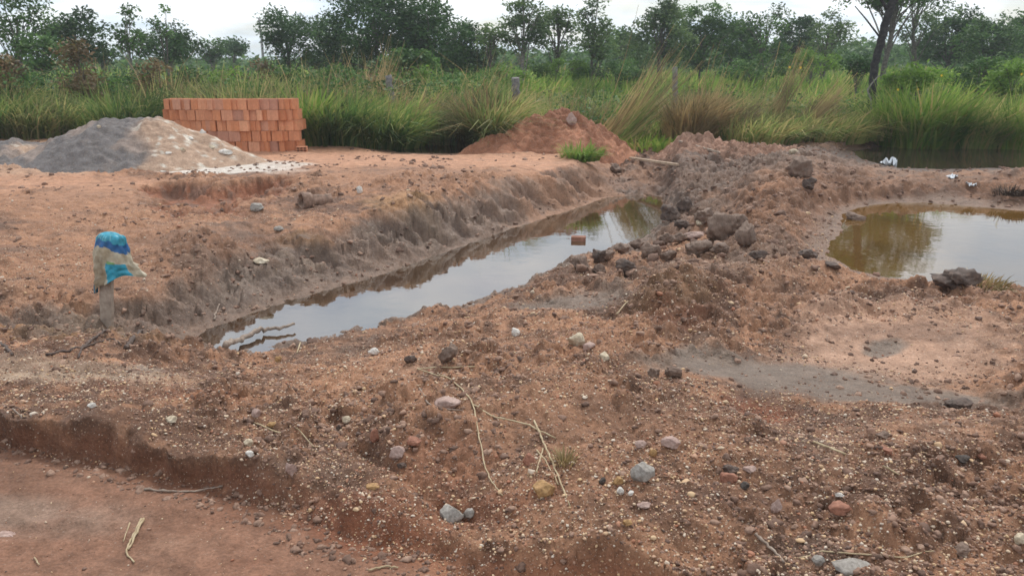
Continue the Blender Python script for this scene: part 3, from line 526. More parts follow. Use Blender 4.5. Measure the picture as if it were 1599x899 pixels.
for r in [(1045,332,38,28,'dark','dark brown boulder at the far right corner of the trench water, lying flat'),
 (1070,319,30,24,'dark','rounded dark boulder touching behind the flat dark one at the water corner'),
 (1066,350,30,16,'dark','low dark muddy stone just below the two boulders at the water corner'),
 (1100,338,34,26,'mud','muddy brown stone between the dark boulders and the big muddy block'),
 (1130,352,56,56,'mud','largest mud covered block in the middle of the rock heap'),
 (1163,368,36,48,'mud','tall light brown boulder leaning at the right end of the rock heap'),
 (1150,345,34,34,'mud','brown stone wedged above the tall light brown boulder'),
 (1088,387,50,28,'mud','flat pale brown slab at the front of the rock heap'),
 (1085,367,38,16,'pink','thin pinkish stone lying on top of the flat pale brown slab'),
 (1122,388,30,20,'mud','low brown stone against the right side of the flat pale brown slab'),
 (1186,397,32,20,'dark','dark wet stone right of the tall light brown boulder'),
 (1093,347,14,10,'pale','small cream stone tucked among the dark boulders of the rock heap'),
 (1060,372,30,20,'mud','rounded muddy stone on the left of the thin pinkish stone'),
 (1040,372,24,22,'mud','brown stone at the water edge behind the slumped pair'),
 (1016,394,34,34,'mud','chunky brown stone in the middle of the row edging the water'),
 (996,378,28,20,'mud','flat brown stone at the water edge behind the chunky one'),
 (970,390,28,22,'mud','brown stone at the water edge above the cluster of dark lumps'),
 (1042,400,30,22,'mud','brown rounded stone just left of the flat pale brown slab corner'),
 (978,416,38,28,'dark','dark broad stone at the front of the row edging the water'),
 (936,401,24,26,'dark','dark upright lump beside the leftmost stones at the water edge'),
 (905,411,32,24,'mud','leftmost stone of the row along the water edge'),
 (935,420,24,18,'mud','small grey brown stone just below the dark upright lump'),
 (950,398,22,18,'mud','small stone between the dark upright lump and the row edging the water'),
 (1245,262,46,46,'mud','big rounded muddy boulder on the ridge between the trench and the right pond'),
 (1240,237,16,10,'pale','small cream stone on top of the ridge above the muddy boulder'),
 (1262,287,26,20,'dark','dark wet lump just below the muddy boulder on the ridge'),
 (1262,397,38,16,'dark','flat dark stone left of the near shore of the right pond'),
 (1337,340,34,20,'mud','muddy lump at the left end of the right pond'),
 (1300,415,26,12,'dark','low dark stone at the lower left shore of the right pond'),
 (962,240,16,8,'grey','pale grey stone in the mud behind the far end of the trench'),
 (960,262,22,18,'mud','grey lump in the mud at the far end of the trench'),
 (402,324,24,14,'grey','flat light grey stone left of the clay pipe on the slope'),
 (562,297,11,13,'white','small white stone alone on the upper slope right of the clay pipe'),
 (437,357,20,9,'grey','half buried grey green stone below the clay pipe'),
 (407,407,26,12,'pale','flat pale stone on the muddy slope above the dark gouges'),
 (706,803,38,28,'grey','angular light grey rock at the edge of the road'),
 (732,803,18,20,'grey','small grey rock touching the angular light grey rock'),
 (1003,738,38,34,'grey','round smooth grey cobble on the gravelly foreground'),
 (900,530,28,26,'pale','cream yellow stone on the crest of the foreground spoil'),
 (918,541,24,14,'pink','flat pinkish stone against the cream yellow stone'),
 (945,557,18,14,'pale','pale stone right of and below the cream yellow stone'),
 (805,518,15,16,'white','small whitish stone standing on the near bank crest'),
 (701,553,36,34,'mud','brown dirt covered cobble above the straw stalks'),
 (642,560,24,14,'dark','small dark clod left of the dirt covered cobble'),
 (700,630,44,18,'pink','flat pinkish slab beside the bent dark stick'),
 (645,690,26,16,'red','brick red stone above the small pinkish block'),
 (620,708,26,24,'pink','angular pinkish block in the middle of the foreground gravel'),
 (628,728,18,10,'dark','dark flat chip under the angular pinkish block'),
 (586,681,16,28,'red','upright red stone left of the angular pinkish block'),
 (455,734,20,26,'pink','mauve rounded stone above the road scarp'),
 (387,691,16,13,'pale','cream pebble stone above the white one near the long straw'),
 (390,709,14,11,'white','white pebble stone just below the cream one'),
 (400,645,15,17,'pink','pinkish stone on the left part of the spoil'),
 (425,662,18,11,'ochre','orange flat stone behind the long straw'),
 (541,655,14,13,'pale','beige pebble stone beside a dark clod near the middle of the spoil'),
 (530,668,12,12,'dark','dark clod stone next to the beige pebble'),
 (583,761,26,9,'ochre','flat orange stone at the top of the red road slope'),
 (965,751,16,14,'ochre','yellow stone left of the round grey cobble'),
 (968,767,13,14,'white','white chip directly under the yellow stone'),
 (941,750,12,12,'black','small black stone left of the yellow stone'),
 (985,771,9,8,'white','tiny white stone right of the white chip'),
 (850,764,36,32,'ochre','rusty ochre lump below the dry grass tuft'),
 (826,718,20,22,'red','reddish pink stone left of the dry grass tuft'),
 (1138,746,28,22,'red','dark red stone of the small group on the right foreground'),
 (1142,733,26,16,'dark','dark stone on top of the dark red stone'),
 (1162,759,16,14,'black','small black stone right of the dark red stone'),
 (1170,733,22,12,'pink','pale pink stone right of the dark red group'),
 (1048,692,32,20,'pink','pinkish orange stone under the small dark hole'),
 (1020,708,14,14,'ochre','small orange stone between the round cobble and the pinkish one'),
 (1000,695,20,14,'pink','mauve stone above the round grey cobble'),
 (1050,580,28,22,'mud','dark rounded stone at the near edge of the grey mud'),
 (1022,582,22,18,'mud','dark stone left of the rounded one at the grey mud edge'),
 (1006,789,22,10,'pink','long mauve pebble below the round grey cobble'),
 (980,819,15,10,'ochre','orange pebble near the bottom edge scarp'),
 (1212,790,18,26,'pink','mauve stone standing right of centre at the bottom'),
 (1312,798,36,20,'red','red brown stone with a dark hollow under it at the lower right'),
 (1504,719,22,12,'black','small black stone at the right of the foreground'),
 (1533,717,14,9,'red','small red pebble right of the small black stone'),
 (1311,773,14,9,'white','long white pebble above the red brown stone'),
 (1593,843,18,18,'pale','yellowish stone at the bottom right edge'),
 (1500,858,30,18,'mud','rounded muddy stone near the bottom right'),
 (1277,879,20,20,'grey','round gritty clod on the bottom right scarp'),
 (1330,884,60,18,'grey','wide gritty clod block on the bottom right scarp'),
 (1382,703,24,14,'red','small red brown stone right of the short straw'),
 (1380,680,24,12,'mud','low brown stone above the small red brown one'),
 (143,633,12,9,'white','small white pebble on the lip above the road scarp'),
 (217,670,14,7,'pale','pale pebble on the lip above the curved road scarp'),
 (267,655,18,10,'pale','two tone pale pebble near the middle of the left lip'),
 (434,561,13,12,'ochre','orange pebble stone by the near end of the trench'),
 (583,549,18,14,'white','white flat stone on the near bank'),
 (365,241,10,10,'white','small white stone at the foot of the clay block stack'),
 (1500,632,46,16,'dark','low dark clod at the near edge of the grey mud')]:
    px, py, a, b, k, lab = r
    stone(px, py, a, b, k, lab, cuts=9 if 'angular' in lab or 'block' in lab or 'slab' in lab else 6, rough=.34 if k in ('mud', 'dark') else .15,
          name='boulder' if a > 33 and py < 430 else 'stone', cat='boulder' if a > 33 and py < 430 else 'stone')
def scatter(name, n, protos, rmin, rmax, power, dens, mat, label, cat, seed, flat=.7, sink=.3, ylim=(2.1, 12)):
    rg = np.random.default_rng(seed); m = n * 4
    u = rg.uniform(0, 1, m); y = ylim[0] * (ylim[1] / ylim[0]) ** (u ** .9)
    x = rg.uniform(-1.15, 1.15, m) * (y * .66 + .5)
    p = dens(x, y); keep = rg.uniform(0, 1, m) < p; x, y = x[keep][:n], y[keep][:n]; n = len(x)
    r = rmin * (rmax / rmin) ** (rg.uniform(0, 1, n) ** power); r = np.maximum(r, y * .00042); r = r * (1 + (r > .008) * (y - 3) * .10)
    z = gz_at(x, y); q = rg.integers(0, len(protos), n); Vs = []; Fs = []; off = 0
    for k, (P, F) in enumerate(protos):
        i = np.where(q == k)[0]; c = len(i)
        if not c: continue
        an = rg.uniform(0, 2 * np.pi, (c, 3)); ca, sa = np.cos(an), np.sin(an)
        sc = r[i][:, None] * rg.uniform(.65, 1.3, (c, 3))
        Q = P[None] * sc[:, None, :]
        x1 = Q[..., 0] * ca[:, None, 0] - Q[..., 1] * sa[:, None, 0]; y1 = Q[..., 0] * sa[:, None, 0] + Q[..., 1] * ca[:, None, 0]; z1 = Q[..., 2]
        y2 = y1 * ca[:, None, 1] - z1 * sa[:, None, 1]; z2 = (y1 * sa[:, None, 1] + z1 * ca[:, None, 1]) * flat
        Q = np.stack([x1 + x[i][:, None], y2 + y[i][:, None], z2 + (z[i] + r[i] * flat * (1 - 2 * sink))[:, None]], -1)
        Vs.append(Q.reshape(-1, 3)); nv = P.shape[0]; Fs.append((F[None] + (np.arange(c) * nv)[:, None, None]).reshape(-1, 3) + off); off += c * nv
    o = mesh_np(name, np.concatenate(Vs), np.concatenate(Fs), mat, smooth=False); return tag(o, label, cat, kind='stuff')
WMASK = np.ones(shape, np.float32); _a = np.ones(Xn.shape)
for a, b, ru, rv in ((1130,560,120,28),(1240,575,140,30),(1380,600,150,24),(1500,615,120,20),(1430,520,180,30),(900,440,80,20)): _a *= 1 - .93 * soft(Un, Vn, a, b, ru, rv, jn, .25)
_a = np.where(sfT > 0, 0, _a); _a = np.where(sfP > -.02, 0, _a); _a = np.where((sfF > 0) | (sfB > 0), 0, _a); _a *= 1 - .96 * sstep(-.03, .06, sfR)
_a *= 1 - .8 * wallm; _a = np.where((tR > .01) & (sfR < .02) & (lw > .05), 0, _a)
_b = _a * np.clip(.35 + 1.1 * fbm(Xn * 1.4, Yn * 1.4, 301, 4) + .5 * (1 - sstep(5.5, 9, Yn)), .05, 1)
_b *= 1 - .6 * sstep(.15, .5, fbm(Xn * 2.2, Yn * 2.2, 305, 3))
GM = np.zeros(shape, np.float32); GM[near] = _b; CM = np.zeros(shape, np.float32)
CM[near] = np.where((sfT > 0) | (sfP > 0) | (sfF > 0) | (sfR > .16), 0, ((sfR > -.04) & (sfR < .16)) * .7 + np.clip(.15 + 1.3 * clodm * _a + .4 * wallm + .5 * (Un > 950) * (Vn < 480), 0, 1))
pro1 = [(rockV(ICO1[0], 400 + k, .45, 5, .5), ICO1[1]) for k in range(12)]
pro2 = [(rockV(ICO2[0], 500 + k, .5, 8, .5), ICO2[1]) for k in range(14)]; pro3 = [(rockV(ICO2[0], 550 + k, .9, 4, .6), ICO2[1]) for k in range(14)]
scatter('gravel', 110000, pro1, .0022, .0085, 2.4, lambda x, y: samp(GM, x, y), M['pebble'], 'mixed brown, cream and white gravel strewn over the dug soil', 'gravel', 5, ylim=(1.9, 9))
scatter('coarse_gravel', 950, pro2, .008, .019, 2.6, lambda x, y: samp(GM, x, y), M['pebble'], 'coarser pebbles scattered through the gravelly soil', 'gravel', 6, ylim=(2.0, 10))
scatter('soil_clods', 20000, pro3, .005, .020, 2.6, lambda x, y: samp(CM, x, y), M['clod'], 'loose crumbly clods of brown soil on the spoil', 'soil', 7, flat=.7, sink=.5, ylim=(2.0, 17))
_r = np.zeros(Xn.shape)
for a, b, ru, rv in ((1100,360,90,40),(980,400,90,22),(1040,345,50,30),(1160,390,50,20),(1260,280,40,26),(1060,255,90,14)): _r = np.maximum(_r, soft(Un, Vn, a, b, ru, rv, jn, .4))
RM = np.zeros(shape, np.float32); RM[near] = np.where(sfT > 0, 0, _r)
scatter('rubble', 420, [(rockV(ICO2[0], 580 + k, .4, 12, .45), ICO2[1]) for k in range(14)], .018, .062, 2.2, lambda x, y: samp(RM, x, y), M['clod'], 'loose mud coated rubble between the boulders by the trench', 'rubble', 8, flat=.75, sink=.35, ylim=(5.5, 15))
# ------------------------------------------------------------------ heaps
def heap(name, cx, cy, rx, ry, h, seed, mats, label, cat, z0=-.05, rough=.05, prof=1.3, skew=0, colfn=None, na=220, nr=90, freq=3.0):
    r = np.linspace(0, 1, nr); a = np.linspace(0, 2 * np.pi, na, endpoint=False); Rr, Aa = np.meshgrid(r, a, indexing='ij')
    edge = 1 + fbm(np.cos(Aa) * 1.5 + seed, np.sin(Aa) * 1.5, seed, 3) * .22
    lx, ly = np.cos(Aa) * Rr * rx * edge, np.sin(Aa) * Rr * ry * edge
    base = (1 - Rr ** 1.25) ** 1.0; k = np.exp(-((lx - skew) / (rx * .9)) ** 2)
    zz = h * np.clip(base, 0, 1) ** prof * (1 + fbm(lx * 1.2 + 7, ly * 1.2, seed + 1, 3) * .35)
    f = np.clip((1 - Rr) * 4, 0, 1)
    zz += (fbm(lx * freq, ly * freq, seed + 2, 5, .6) * rough + (1 - np.clip(worley(lx * 7, ly * 7, seed)[0] / .6, 0, 1) ** 2) * rough * .6) * f
    gx, gy = cx + lx, cy + ly; gz_ = gz_at(gx, gy); zz = gz_ + zz - .03 * (Rr ** 3)
    V = np.stack([lx, ly, zz - z0], -1).reshape(-1, 3); i = np.arange(nr - 1)[:, None] * na; j = np.arange(na)[None]; j2 = (j + 1) % na
    F = np.stack([i + j, i + na + j, i + na + j2, i + j2], -1).reshape(-1, 4)
    o = mesh_np(name, V, F, mats, loc=(cx, cy, z0))
    c = np.ones(V.shape[:1] + (4,), np.float32); c[:, :3] = colfn(lx.ravel(), ly.ravel(), Rr.ravel())
    at = o.data.attributes.new('soil', 'FLOAT_COLOR', 'POINT'); at.data.foreach_set('color', c.ravel())
    at = o.data.attributes.new('wet', 'FLOAT', 'POINT'); at.data.foreach_set('value', np.full(len(V), .05, np.float32))
    return tag(o, label, cat)
def lerpc(a, b, t): return np.array(a)[None] * (1 - t[:, None]) + np.array(b)[None] * t[:, None]
def gravel_col(x, y, r):
    m1 = sstep(-.25, .30, x - .55 + fbm(x * 1.5, y * 1.5, 41, 4) * .8 - y * .3 ); c = lerpc((.150, .138, .138), (.40, .275, .20), m1)
    m2 = sstep(.22, .45, fbm(x * 9, y * 9, 43, 4)) * m1; c = c * (1 - m2[:, None]) + np.array((.60, .55, .48)) * m2[:, None]
    m3 = sstep(.05, .4, fbm(x * 2, y * 2, 45, 4)) * (1 - m1) * .5; return c * (1 - m3[:, None]) + np.array((.36, .27, .22)) * m3[:, None]
def red_col(x, y, r):
    m1 = sstep(-.3, .4, fbm(x * 2, y * 2, 47, 5)); return lerpc((.24, .10, .055), (.40, .185, .11), m1)
def ridge_col(x, y, r):
    m1 = sstep(-.3, .4, fbm(x * 2, y * 2, 49, 5)); return lerpc((.20, .115, .08), (.36, .21, .15), m1)
GY = 12.9
gxc = xat(GY, 212, 240)
heap('gravel_heap', gxc, GY, 1.95, 1.25, .70, 3, M['soil'], 'large heap of grey gravel and tan rubble in front of the orange block stack', 'gravel heap', rough=.045, colfn=gravel_col, prof=1.05)
heap('gravel_heap', xat(13.2, 20, 250), 13.3, 1.15, 1.3, .34, 9, M['soil'], 'low spread heap of grey and pale rubble at the left edge', 'gravel heap', rough=.05, colfn=gravel_col)
DY = 15.4
heap('dirt_mound', xat(DY, 872, 200), DY, 1.6, 1.2, .56, 5, M['soil'], 'large red earth mound beside the tall grass, behind the trench', 'dirt mound', rough=.12, colfn=red_col, prof=.72)
heap('dirt_mound', xat(14.8, 778, 225), 14.9, .85, .7, .33, 6, M['soil'], 'low red earth mound adjoining the left foot of the large red one', 'dirt mound', rough=.06, colfn=red_col)
heap('dirt_mound', xat(14.6, 1085, 215), 14.6, 1.0, .7, .13, 7, M['soil'], 'brown earth mound under the bent dry grass in the middle distance', 'dirt mound', rough=.09, colfn=ridge_col)
heap('dirt_mound', xat(14.4, 1180, 225), 14.4, .9, .7, .12, 8, M['soil'], 'low brown earth mound right of the one with the thin plank', 'dirt mound', rough=.09, colfn=ridge_col)
def on_heap(px, py, D): return xat(D, px, py), D, zat(D, py)
def rock_at(x, y, z, rx, rz, kind, label, seed, name='stone', cat='stone'):
    P = rockV(ICO4[0], seed, .3, 14, .5); P = P / np.abs(P).max(0) * (rx, rx * .7, rz)
    return tag(mesh_np(name, P, ICO4[1], M[STYPE[kind]], loc=(x, y, z)), label, cat)
x, y, z = on_heap(893, 186, 14.95); rock_at(x, y, z, .11, .12, 'pink', 'pale pinkish rock stuck near the top of the large red mound', 61, 'boulder', 'boulder')
dep_scene = bpy.context.evaluated_depsgraph_get()
def cast(px, py):
    a, b, c = (float(q) for q in ray(px, py)); bpy.context.view_layer.update()
    h, loc, nn, idx, ob, mm = SC.ray_cast(bpy.context.evaluated_depsgraph_get(), Vector((0, 0, CAM_H)), Vector((a, b, c)).normalized()); return loc
for k, (px, py, a, b, kind, lab) in enumerate([(316, 205, 14, 10, 'white', 'white rubble lump at the right shoulder of the large gravel heap'), (352, 235, 22, 10, 'white', 'long white rubble piece at the right foot of the large gravel heap'),
  (297, 214, 10, 7, 'white', 'small white rubble piece just left of the white lump on the heap'), (285, 232, 14, 8, 'pale', 'pale rubble piece in the middle of the tan side of the heap'),
  (155, 196, 8, 5, 'pale', 'small pale stone on the left shoulder of the large gravel heap'), (330, 228, 12, 6, 'pale', 'cream rubble chip between the white lump and the long white piece'), (262, 238, 12, 6, 'white', 'white rubble chip low on the tan side of the heap'), (255, 266, 14, 4, 'white', 'thin white chip on the ground below the heap')]):
    p = cast(px, py + 2); rock_at(p.x, p.y, p.z, a * mpp(p.y) / 2, b * mpp(p.y) / 2, kind, lab, 70 + k)
# ------------------------------------------------------------------ clay blocks
def brick_mesh(wx, wy, hz, seed):
    rg = random.Random(seed); bm = bmesh.new()
    nx, ny = (2, 1) if wx < .12 else (2, 2)
    xs_ = [-wx / 2]; t_ = .009
    # outline with shallow vertical grooves on each face
    def edge(p, q, n):
        pts = []; dx_, dy_ = q[0] - p[0], q[1] - p[1]; Ln = math.hypot(dx_, dy_); ux, uy = dx_ / Ln, dy_ / Ln; nxx, nyy = -uy, ux
        m_ = max(3, int(Ln / .028)); st = Ln / m_
        for k in range(m_):
            s0 = k * st
            for f, d in ((0.0, 0), (.62, 0), (.70, .0032), (.92, .0032)): pts.append((p[0] + ux * (s0 + f * st) + nxx * d, p[1] + uy * (s0 + f * st) + nyy * d))
        return pts
    c = [(-wx / 2, -wy / 2), (wx / 2, -wy / 2), (wx / 2, wy / 2), (-wx / 2, wy / 2)]; P = []
    for k in range(4): P += edge(c[k], c[(k + 1) % 4], 0)
    lo = [bm.verts.new((a, b, .001)) for a, b in P]; hi = [bm.verts.new((a, b, hz - .001)) for a, b in P]
    for k in range(len(P)): bm.faces.new((lo[k], lo[(k + 1) % len(P)], hi[(k + 1) % len(P)], hi[k]))
    bm.faces.new(lo[::-1])
    # top: cells open downwards
    cells = []
    cw = (wx - t_ * (nx + 1)) / nx; ch_ = (wy - t_ * (3 + 1)) / 3
    for i in range(nx):
        for j in range(3): cells.append((-wx / 2 + t_ + i * (cw + t_), -wy / 2 + t_ + j * (ch_ + t_), cw, ch_))
    top = bm.faces.new(hi)
    me_e = []
    for (a, b, cw_, c2) in cells:
        q = [(a, b), (a + cw_, b), (a + cw_, b + c2), (a, b + c2)]
        u_ = [bm.verts.new((p[0], p[1], hz + .001)) for p in q]; d_ = [bm.verts.new((p[0], p[1], hz - .0005)) for p in q]
    bm.faces.remove(top)
    # rim grid
    gx = sorted({-wx / 2, wx / 2} | {v for (a, b, c_, d) in cells for v in (a, a + c_)}); gy = sorted({-wy / 2, wy / 2} | {v for (a, b, c_, d) in cells for v in (b, b + d)})
    for v in [v for v in bm.verts if not v.link_faces]: bm.verts.remove(v)
    def isc(i, j): return i % 2 == 1 and j % 2 == 1
    for i in range(len(gx) - 1):
        for j in range(len(gy) - 1):
            q = [(gx[i], gy[j]), (gx[i + 1], gy[j]), (gx[i + 1], gy[j + 1]), (gx[i], gy[j + 1])]
            if not isc(i, j): bm.faces.new([bm.verts.new((a, b, hz - .001)) for a, b in q])
            else:
                u_ = [bm.verts.new((a, b, hz - .001)) for a, b in q]; d_ = [bm.verts.new((a, b, hz - .10)) for a, b in q]
                for k in range(4): bm.faces.new((u_[(k + 1) % 4], u_[k], d_[k], d_[(k + 1) % 4]))
                bm.faces.new(d_)
    me = bpy.data.meshes.new('clay_block'); bm.to_mesh(me); bm.free(); me.materials.append(M['brick']); return me
BM = {'n': brick_mesh(.092, .19, .182, 1), 'w': brick_mesh(.188, .19, .182, 2), 'm': brick_mesh(.14, .19, .182, 3)}
BY, BH = 14.55, .184; bx0, bx1 = xat(BY, 259, 200), xat(BY, 463, 200); bz = float(gz_at((bx0 + bx1) / 2, BY)) - .005
ORD = ['top', 'second', 'third', 'fourth', 'bottom']
def ordn(n): return {1: 'first', 2: 'second', 3: 'third'}.get(n, '%dth' % n)
rb = random.Random(4); mid = (bx0 + bx1) / 2; hw = (bx1 - bx0) / 2
for c in range(5):                       # c = 0 is the lowest course
    for row in (0, 1):
        xx = bx0 + rb.uniform(-.02, .02) - (.09 if c == 3 else 0) + (0 if c < 4 else .0); n = 0; items = []
        lim = bx1 + (.03, .0, .02, .015, -.005)[c]
        while xx < lim - .07:
            k = rb.choices('nwm', (5, 4, 3))[0]; wv = {'n': .092, 'w': .188, 'm': .14}[k]
            if xx + wv > lim + .03: k = 'n'; wv = .092
            items.append((xx + wv / 2, k)); xx += wv + rb.uniform(-.002, .002)
        for n, (bx, k) in enumerate(items):
            s = (bx - mid) / hw; yy = BY + .16 * s * s + row * .21 + (rb.uniform(-.028, .028) if row == 0 else 0)
            o = bpy.data.objects.new('clay_block', BM[k]); COL.objects.link(o)
            o.location = (bx, yy, bz + c * BH); o.rotation_euler = (0, 0, rb.uniform(-.24, .24) - .12 * s)
            lab = 'orange clay block in the %s course of the stack, %s from the left, %s row' % (ORD[4 - c], ordn(n + 1), 'front' if row == 0 else 'back')
            tag(o, lab, 'clay block', 'clay blocks in the stack')
lx_ = bpy.data.objects.new('clay_block', BM['n'].copy()); COL.objects.link(lx_); lx_.location = (bx1 + .06, BY + .08, bz + .046); lx_.rotation_euler = (R(90), R(90), R(8))
tag(lx_, 'single clay block lying flat on the ground at the right foot of the stack', 'clay block', 'clay blocks in the stack')
wx_, wy_, _ = hit(904, 376, TRENCH_Z)
b2 = bpy.data.objects.new('clay_block', BM['n'].copy()); COL.objects.link(b2); b2.location = (wx_ - .09, wy_ + .03, TRENCH_Z + .012); b2.rotation_euler = (0, R(90), R(-7)); b2.data.materials[0] = M['st_red']
b2.scale = (.8, .55, .95)
tag(b2, 'brown clay block lying alone in the trench water', 'clay block')
# ------------------------------------------------------------------ stake and the sack over it
sx_, sy_, sz_ = hit(167, 510); m = mpp(sy_); Hs = zat(sy_, 368) - sz_
st = empty('wooden_stake', (sx_, sy_, sz_)); tag(st, 'short board stake standing upright in the dug soil by the near end of the trench', 'stake')
def boardmesh(w_, d_, h_, seed, n=14):
    rg = np.random.default_rng(seed); V = []; F = []; k = 8
    ring = [(-1, -1), (0, -1), (1, -1), (1, 0), (1, 1), (0, 1), (-1, 1), (-1, 0)]
    for i in range(n + 1):
        z_ = -.08 + (h_ + .08) * i / n; s = 1 + rg.normal() * .02; ox = rg.normal() * .0012
        for a, b in ring: V.append((a * w_ / 2 * s + ox, b * d_ / 2 * (1 + .25 * (a == 0)) * s, z_ + (0.006 * rg.normal() if i == n else 0)))
    for i in range(n):
        for j in range(k): F.append((i * k + j, i * k + (j + 1) % k, (i + 1) * k + (j + 1) % k, (i + 1) * k + j))
    V.append((0, 0, h_ + .002)); c = len(V) - 1
    for j in range(k): F.append((n * k + j, n * k + (j + 1) % k, c, c))
    return V, F
V, F = boardmesh(.098, .03, Hs - .03, 3); me = bpy.data.meshes.new('board'); me.from_pydata(V, [], [tuple(dict.fromkeys(f)) for f in F]); me.materials.append(M['board'])
bo = bpy.data.objects.new('board', me); COL.objects.link(bo); bo.parent = st; xtop = xat(sy_, 169, 372); tilt = math.atan((xtop - sx_) / Hs); bo.rotation_euler = (0, tilt, R(-12))
def sack():
    na, nv = 96, 70; V = np.zeros((nv + 1, na, 3)); Cc = np.ones((nv + 1, na, 4), np.float32)
    a = np.arange(na) * 2 * np.pi / na; drop = .365
    for i in range(nv + 1):
        t = i / nv; tt_ = t
        # dome top then falling skirt, flared to the right (+x)
        if t < .22: q = t / .22; r = .082 * math.sin(q * math.pi / 2) ** .8; zz = drop * (1 - .10 * (1 - math.cos(q * math.pi / 2)) )
        else: q = (t - .22) / .78; r = .082 + .010 * math.sin(q * 5) + .012 * q; zz = drop * (.90 - .90 * q)
        fl = max(0, (t - .30) / .70)
        for j in range(na):
            an = a[j]; ca, sa = math.cos(an), math.sin(an)
            fold = (abs(math.sin(an * 2.5 + 1.6 * t)) * .020 - .010 + abs(math.sin(an * 4.5 - 2 * t + 1)) * .012 - .006 + math.sin(an * 14 + 5 * t) * .003) * min(1, .25 + fl * 1.5)
            fold += (vn(np.array([an * 3.0]), np.array([t * 9.0]), 5)[0] - .5) * .014
            right = max(0, math.cos(an + .25)) ** 2
            rx_ = (r + fold) * (1 + .25 * fl * right) + fl * right * .095; ry_ = (r * .62 + fold)
            z_ = zz
            if t > .5: z_ = zz + (t - .5) * 2 * (drop * (.40 * (.5 + .5 * math.cos(an + .15)) + .03 * math.sin(an * 5) + .10 * max(0, math.sin(an))))
            if t < .35: z_ += (vn(np.array([an * 2.0]), np.array([t * 6.0 + 9]), 8)[0] - .5) * .02 * min(1, t * 8)
            V[i, j] = (ca * rx_, sa * ry_, z_)
            u = (an / (2 * math.pi)) % 1; edge_n = (vn(np.array([an * 2.5]), np.array([3.0]), 21)[0] - .5) * .07
            fr = math.cos(an + math.pi / 2)       # facing the camera: angle -90 deg
            c = (.035, .30, .42)
            if t > .25 + edge_n: c = (.012, .10, .28)
            if t > .34 + edge_n + .02 * right: c = (.42, .36, .26)
            off = (an - 1.5 * math.pi)            # around the front
            if t > .55 and -.10 < off - (t - .58) * .5 < .85 - (t - .6) * .3: c = (.025, .29, .42)
            if .50 < t < .56 and -.05 < off < .45: c = (.16, .30, .10)
            if t > .60 and -1.6 < off < -1.15: c = (.05, .14, .22)
            if .10 < t < .22 and -.9 < off < .25 and (int(off * 14) + 40) % 3 == 0 : c = (.16, .42, .50)
            if t > .45 and -1.1 < off < -.2: c = (.33, .27, .19)
            k_ = .85 + .3 * vn(np.array([an * 7.0]), np.array([t * 22.0]), 33)[0]
            Cc[i, j, :3] = np.array(c) * k_
    i = np.arange(nv)[:, None] * na; j = np.arange(na)[None]; j2 = (j + 1) % na
    F = np.stack([i + j, i + na + j, i + na + j2, i + j2], -1).reshape(-1, 4)
    m_, t_, b_ = newmat('woven_plastic'); at = t_.nodes.new('ShaderNodeAttribute'); at.attribute_name = 'print'
    v = ramp(t_, noise(t_, 22, 6, .65), [(.35, (.72, .68, .62)), (.62, (1.08, 1.08, 1.08))]); t_.links.new(mixc(t_, 1.0, at.outputs['Color'], v, 'MULTIPLY'), b_.inputs['Base Color'])
    b_.inputs['Roughness'].default_value = .48; bump(t_, b_, noise(t_, 35, 4, .6), .6, .006)
    o = mesh_np('plastic_sack', V.reshape(-1, 3), F, m_); at = o.data.attributes.new('print', 'FLOAT_COLOR', 'POINT'); at.data.foreach_set('color', Cc.reshape(-1, 4).ravel())
    sm = o.modifiers.new('solid', 'SOLIDIFY'); sm.thickness = .0015; return o
sk = sack(); sk.scale = (1.22, 1.2, 1.28); sk.location = (sx_ + (xtop - sx_) * .6, sy_, sz_ + Hs - .44); sk.rotation_euler = (0, tilt, 0)
tag(sk, 'torn blue and beige woven plastic sack draped over the wooden stake', 'sack')
# ------------------------------------------------------------------ clay pipe, planks, posts, litter
x0, y0, z0 = hit(470, 325); s = mpp(y0); bm = bmesh.new(); K = 28; Lp, Ro, Ri = .36, .115, .078; rings = []
prof = [(0, Ri), (0, Ro * 1.02), (.05, Ro), (.11, Ro * .98), (.14, Ro * .74), (.30, Ro * .70), (.36, Ro * .80), (.37, Ro * .5), (.36, .0)]
inn = [(.28, .0), (.27, Ri * .8), (.10, Ri * .95)]
for q, (l, r_) in enumerate(inn + prof):
    rings.append([bm.verts.new((l + .006 * math.sin(k * 2.1 + q), r_ * math.cos(k * 2 * math.pi / K) * (1 + .05 * math.sin(k * .9 + q)), r_ * math.sin(k * 2 * math.pi / K) * (1 + .05 * math.cos(k * 1.3 + q)) )) for k in range(K)])
for a_, b_ in zip(rings[:-1], rings[1:]):
    for k in range(K): bm.faces.new((a_[k], a_[(k + 1) % K], b_[(k + 1) % K], b_[k]))
pp = from_bm('clay_pipe', bm, M['pipe'], smooth=True, loc=(x0, y0 + .02, z0 + .075)); pp.rotation_euler = (0, R(4), R(38)); pp.scale = (1.0, .9, .9)
tag(pp, 'muddy hollow piece of pipe lying on the slope, open end to the left', 'pipe')
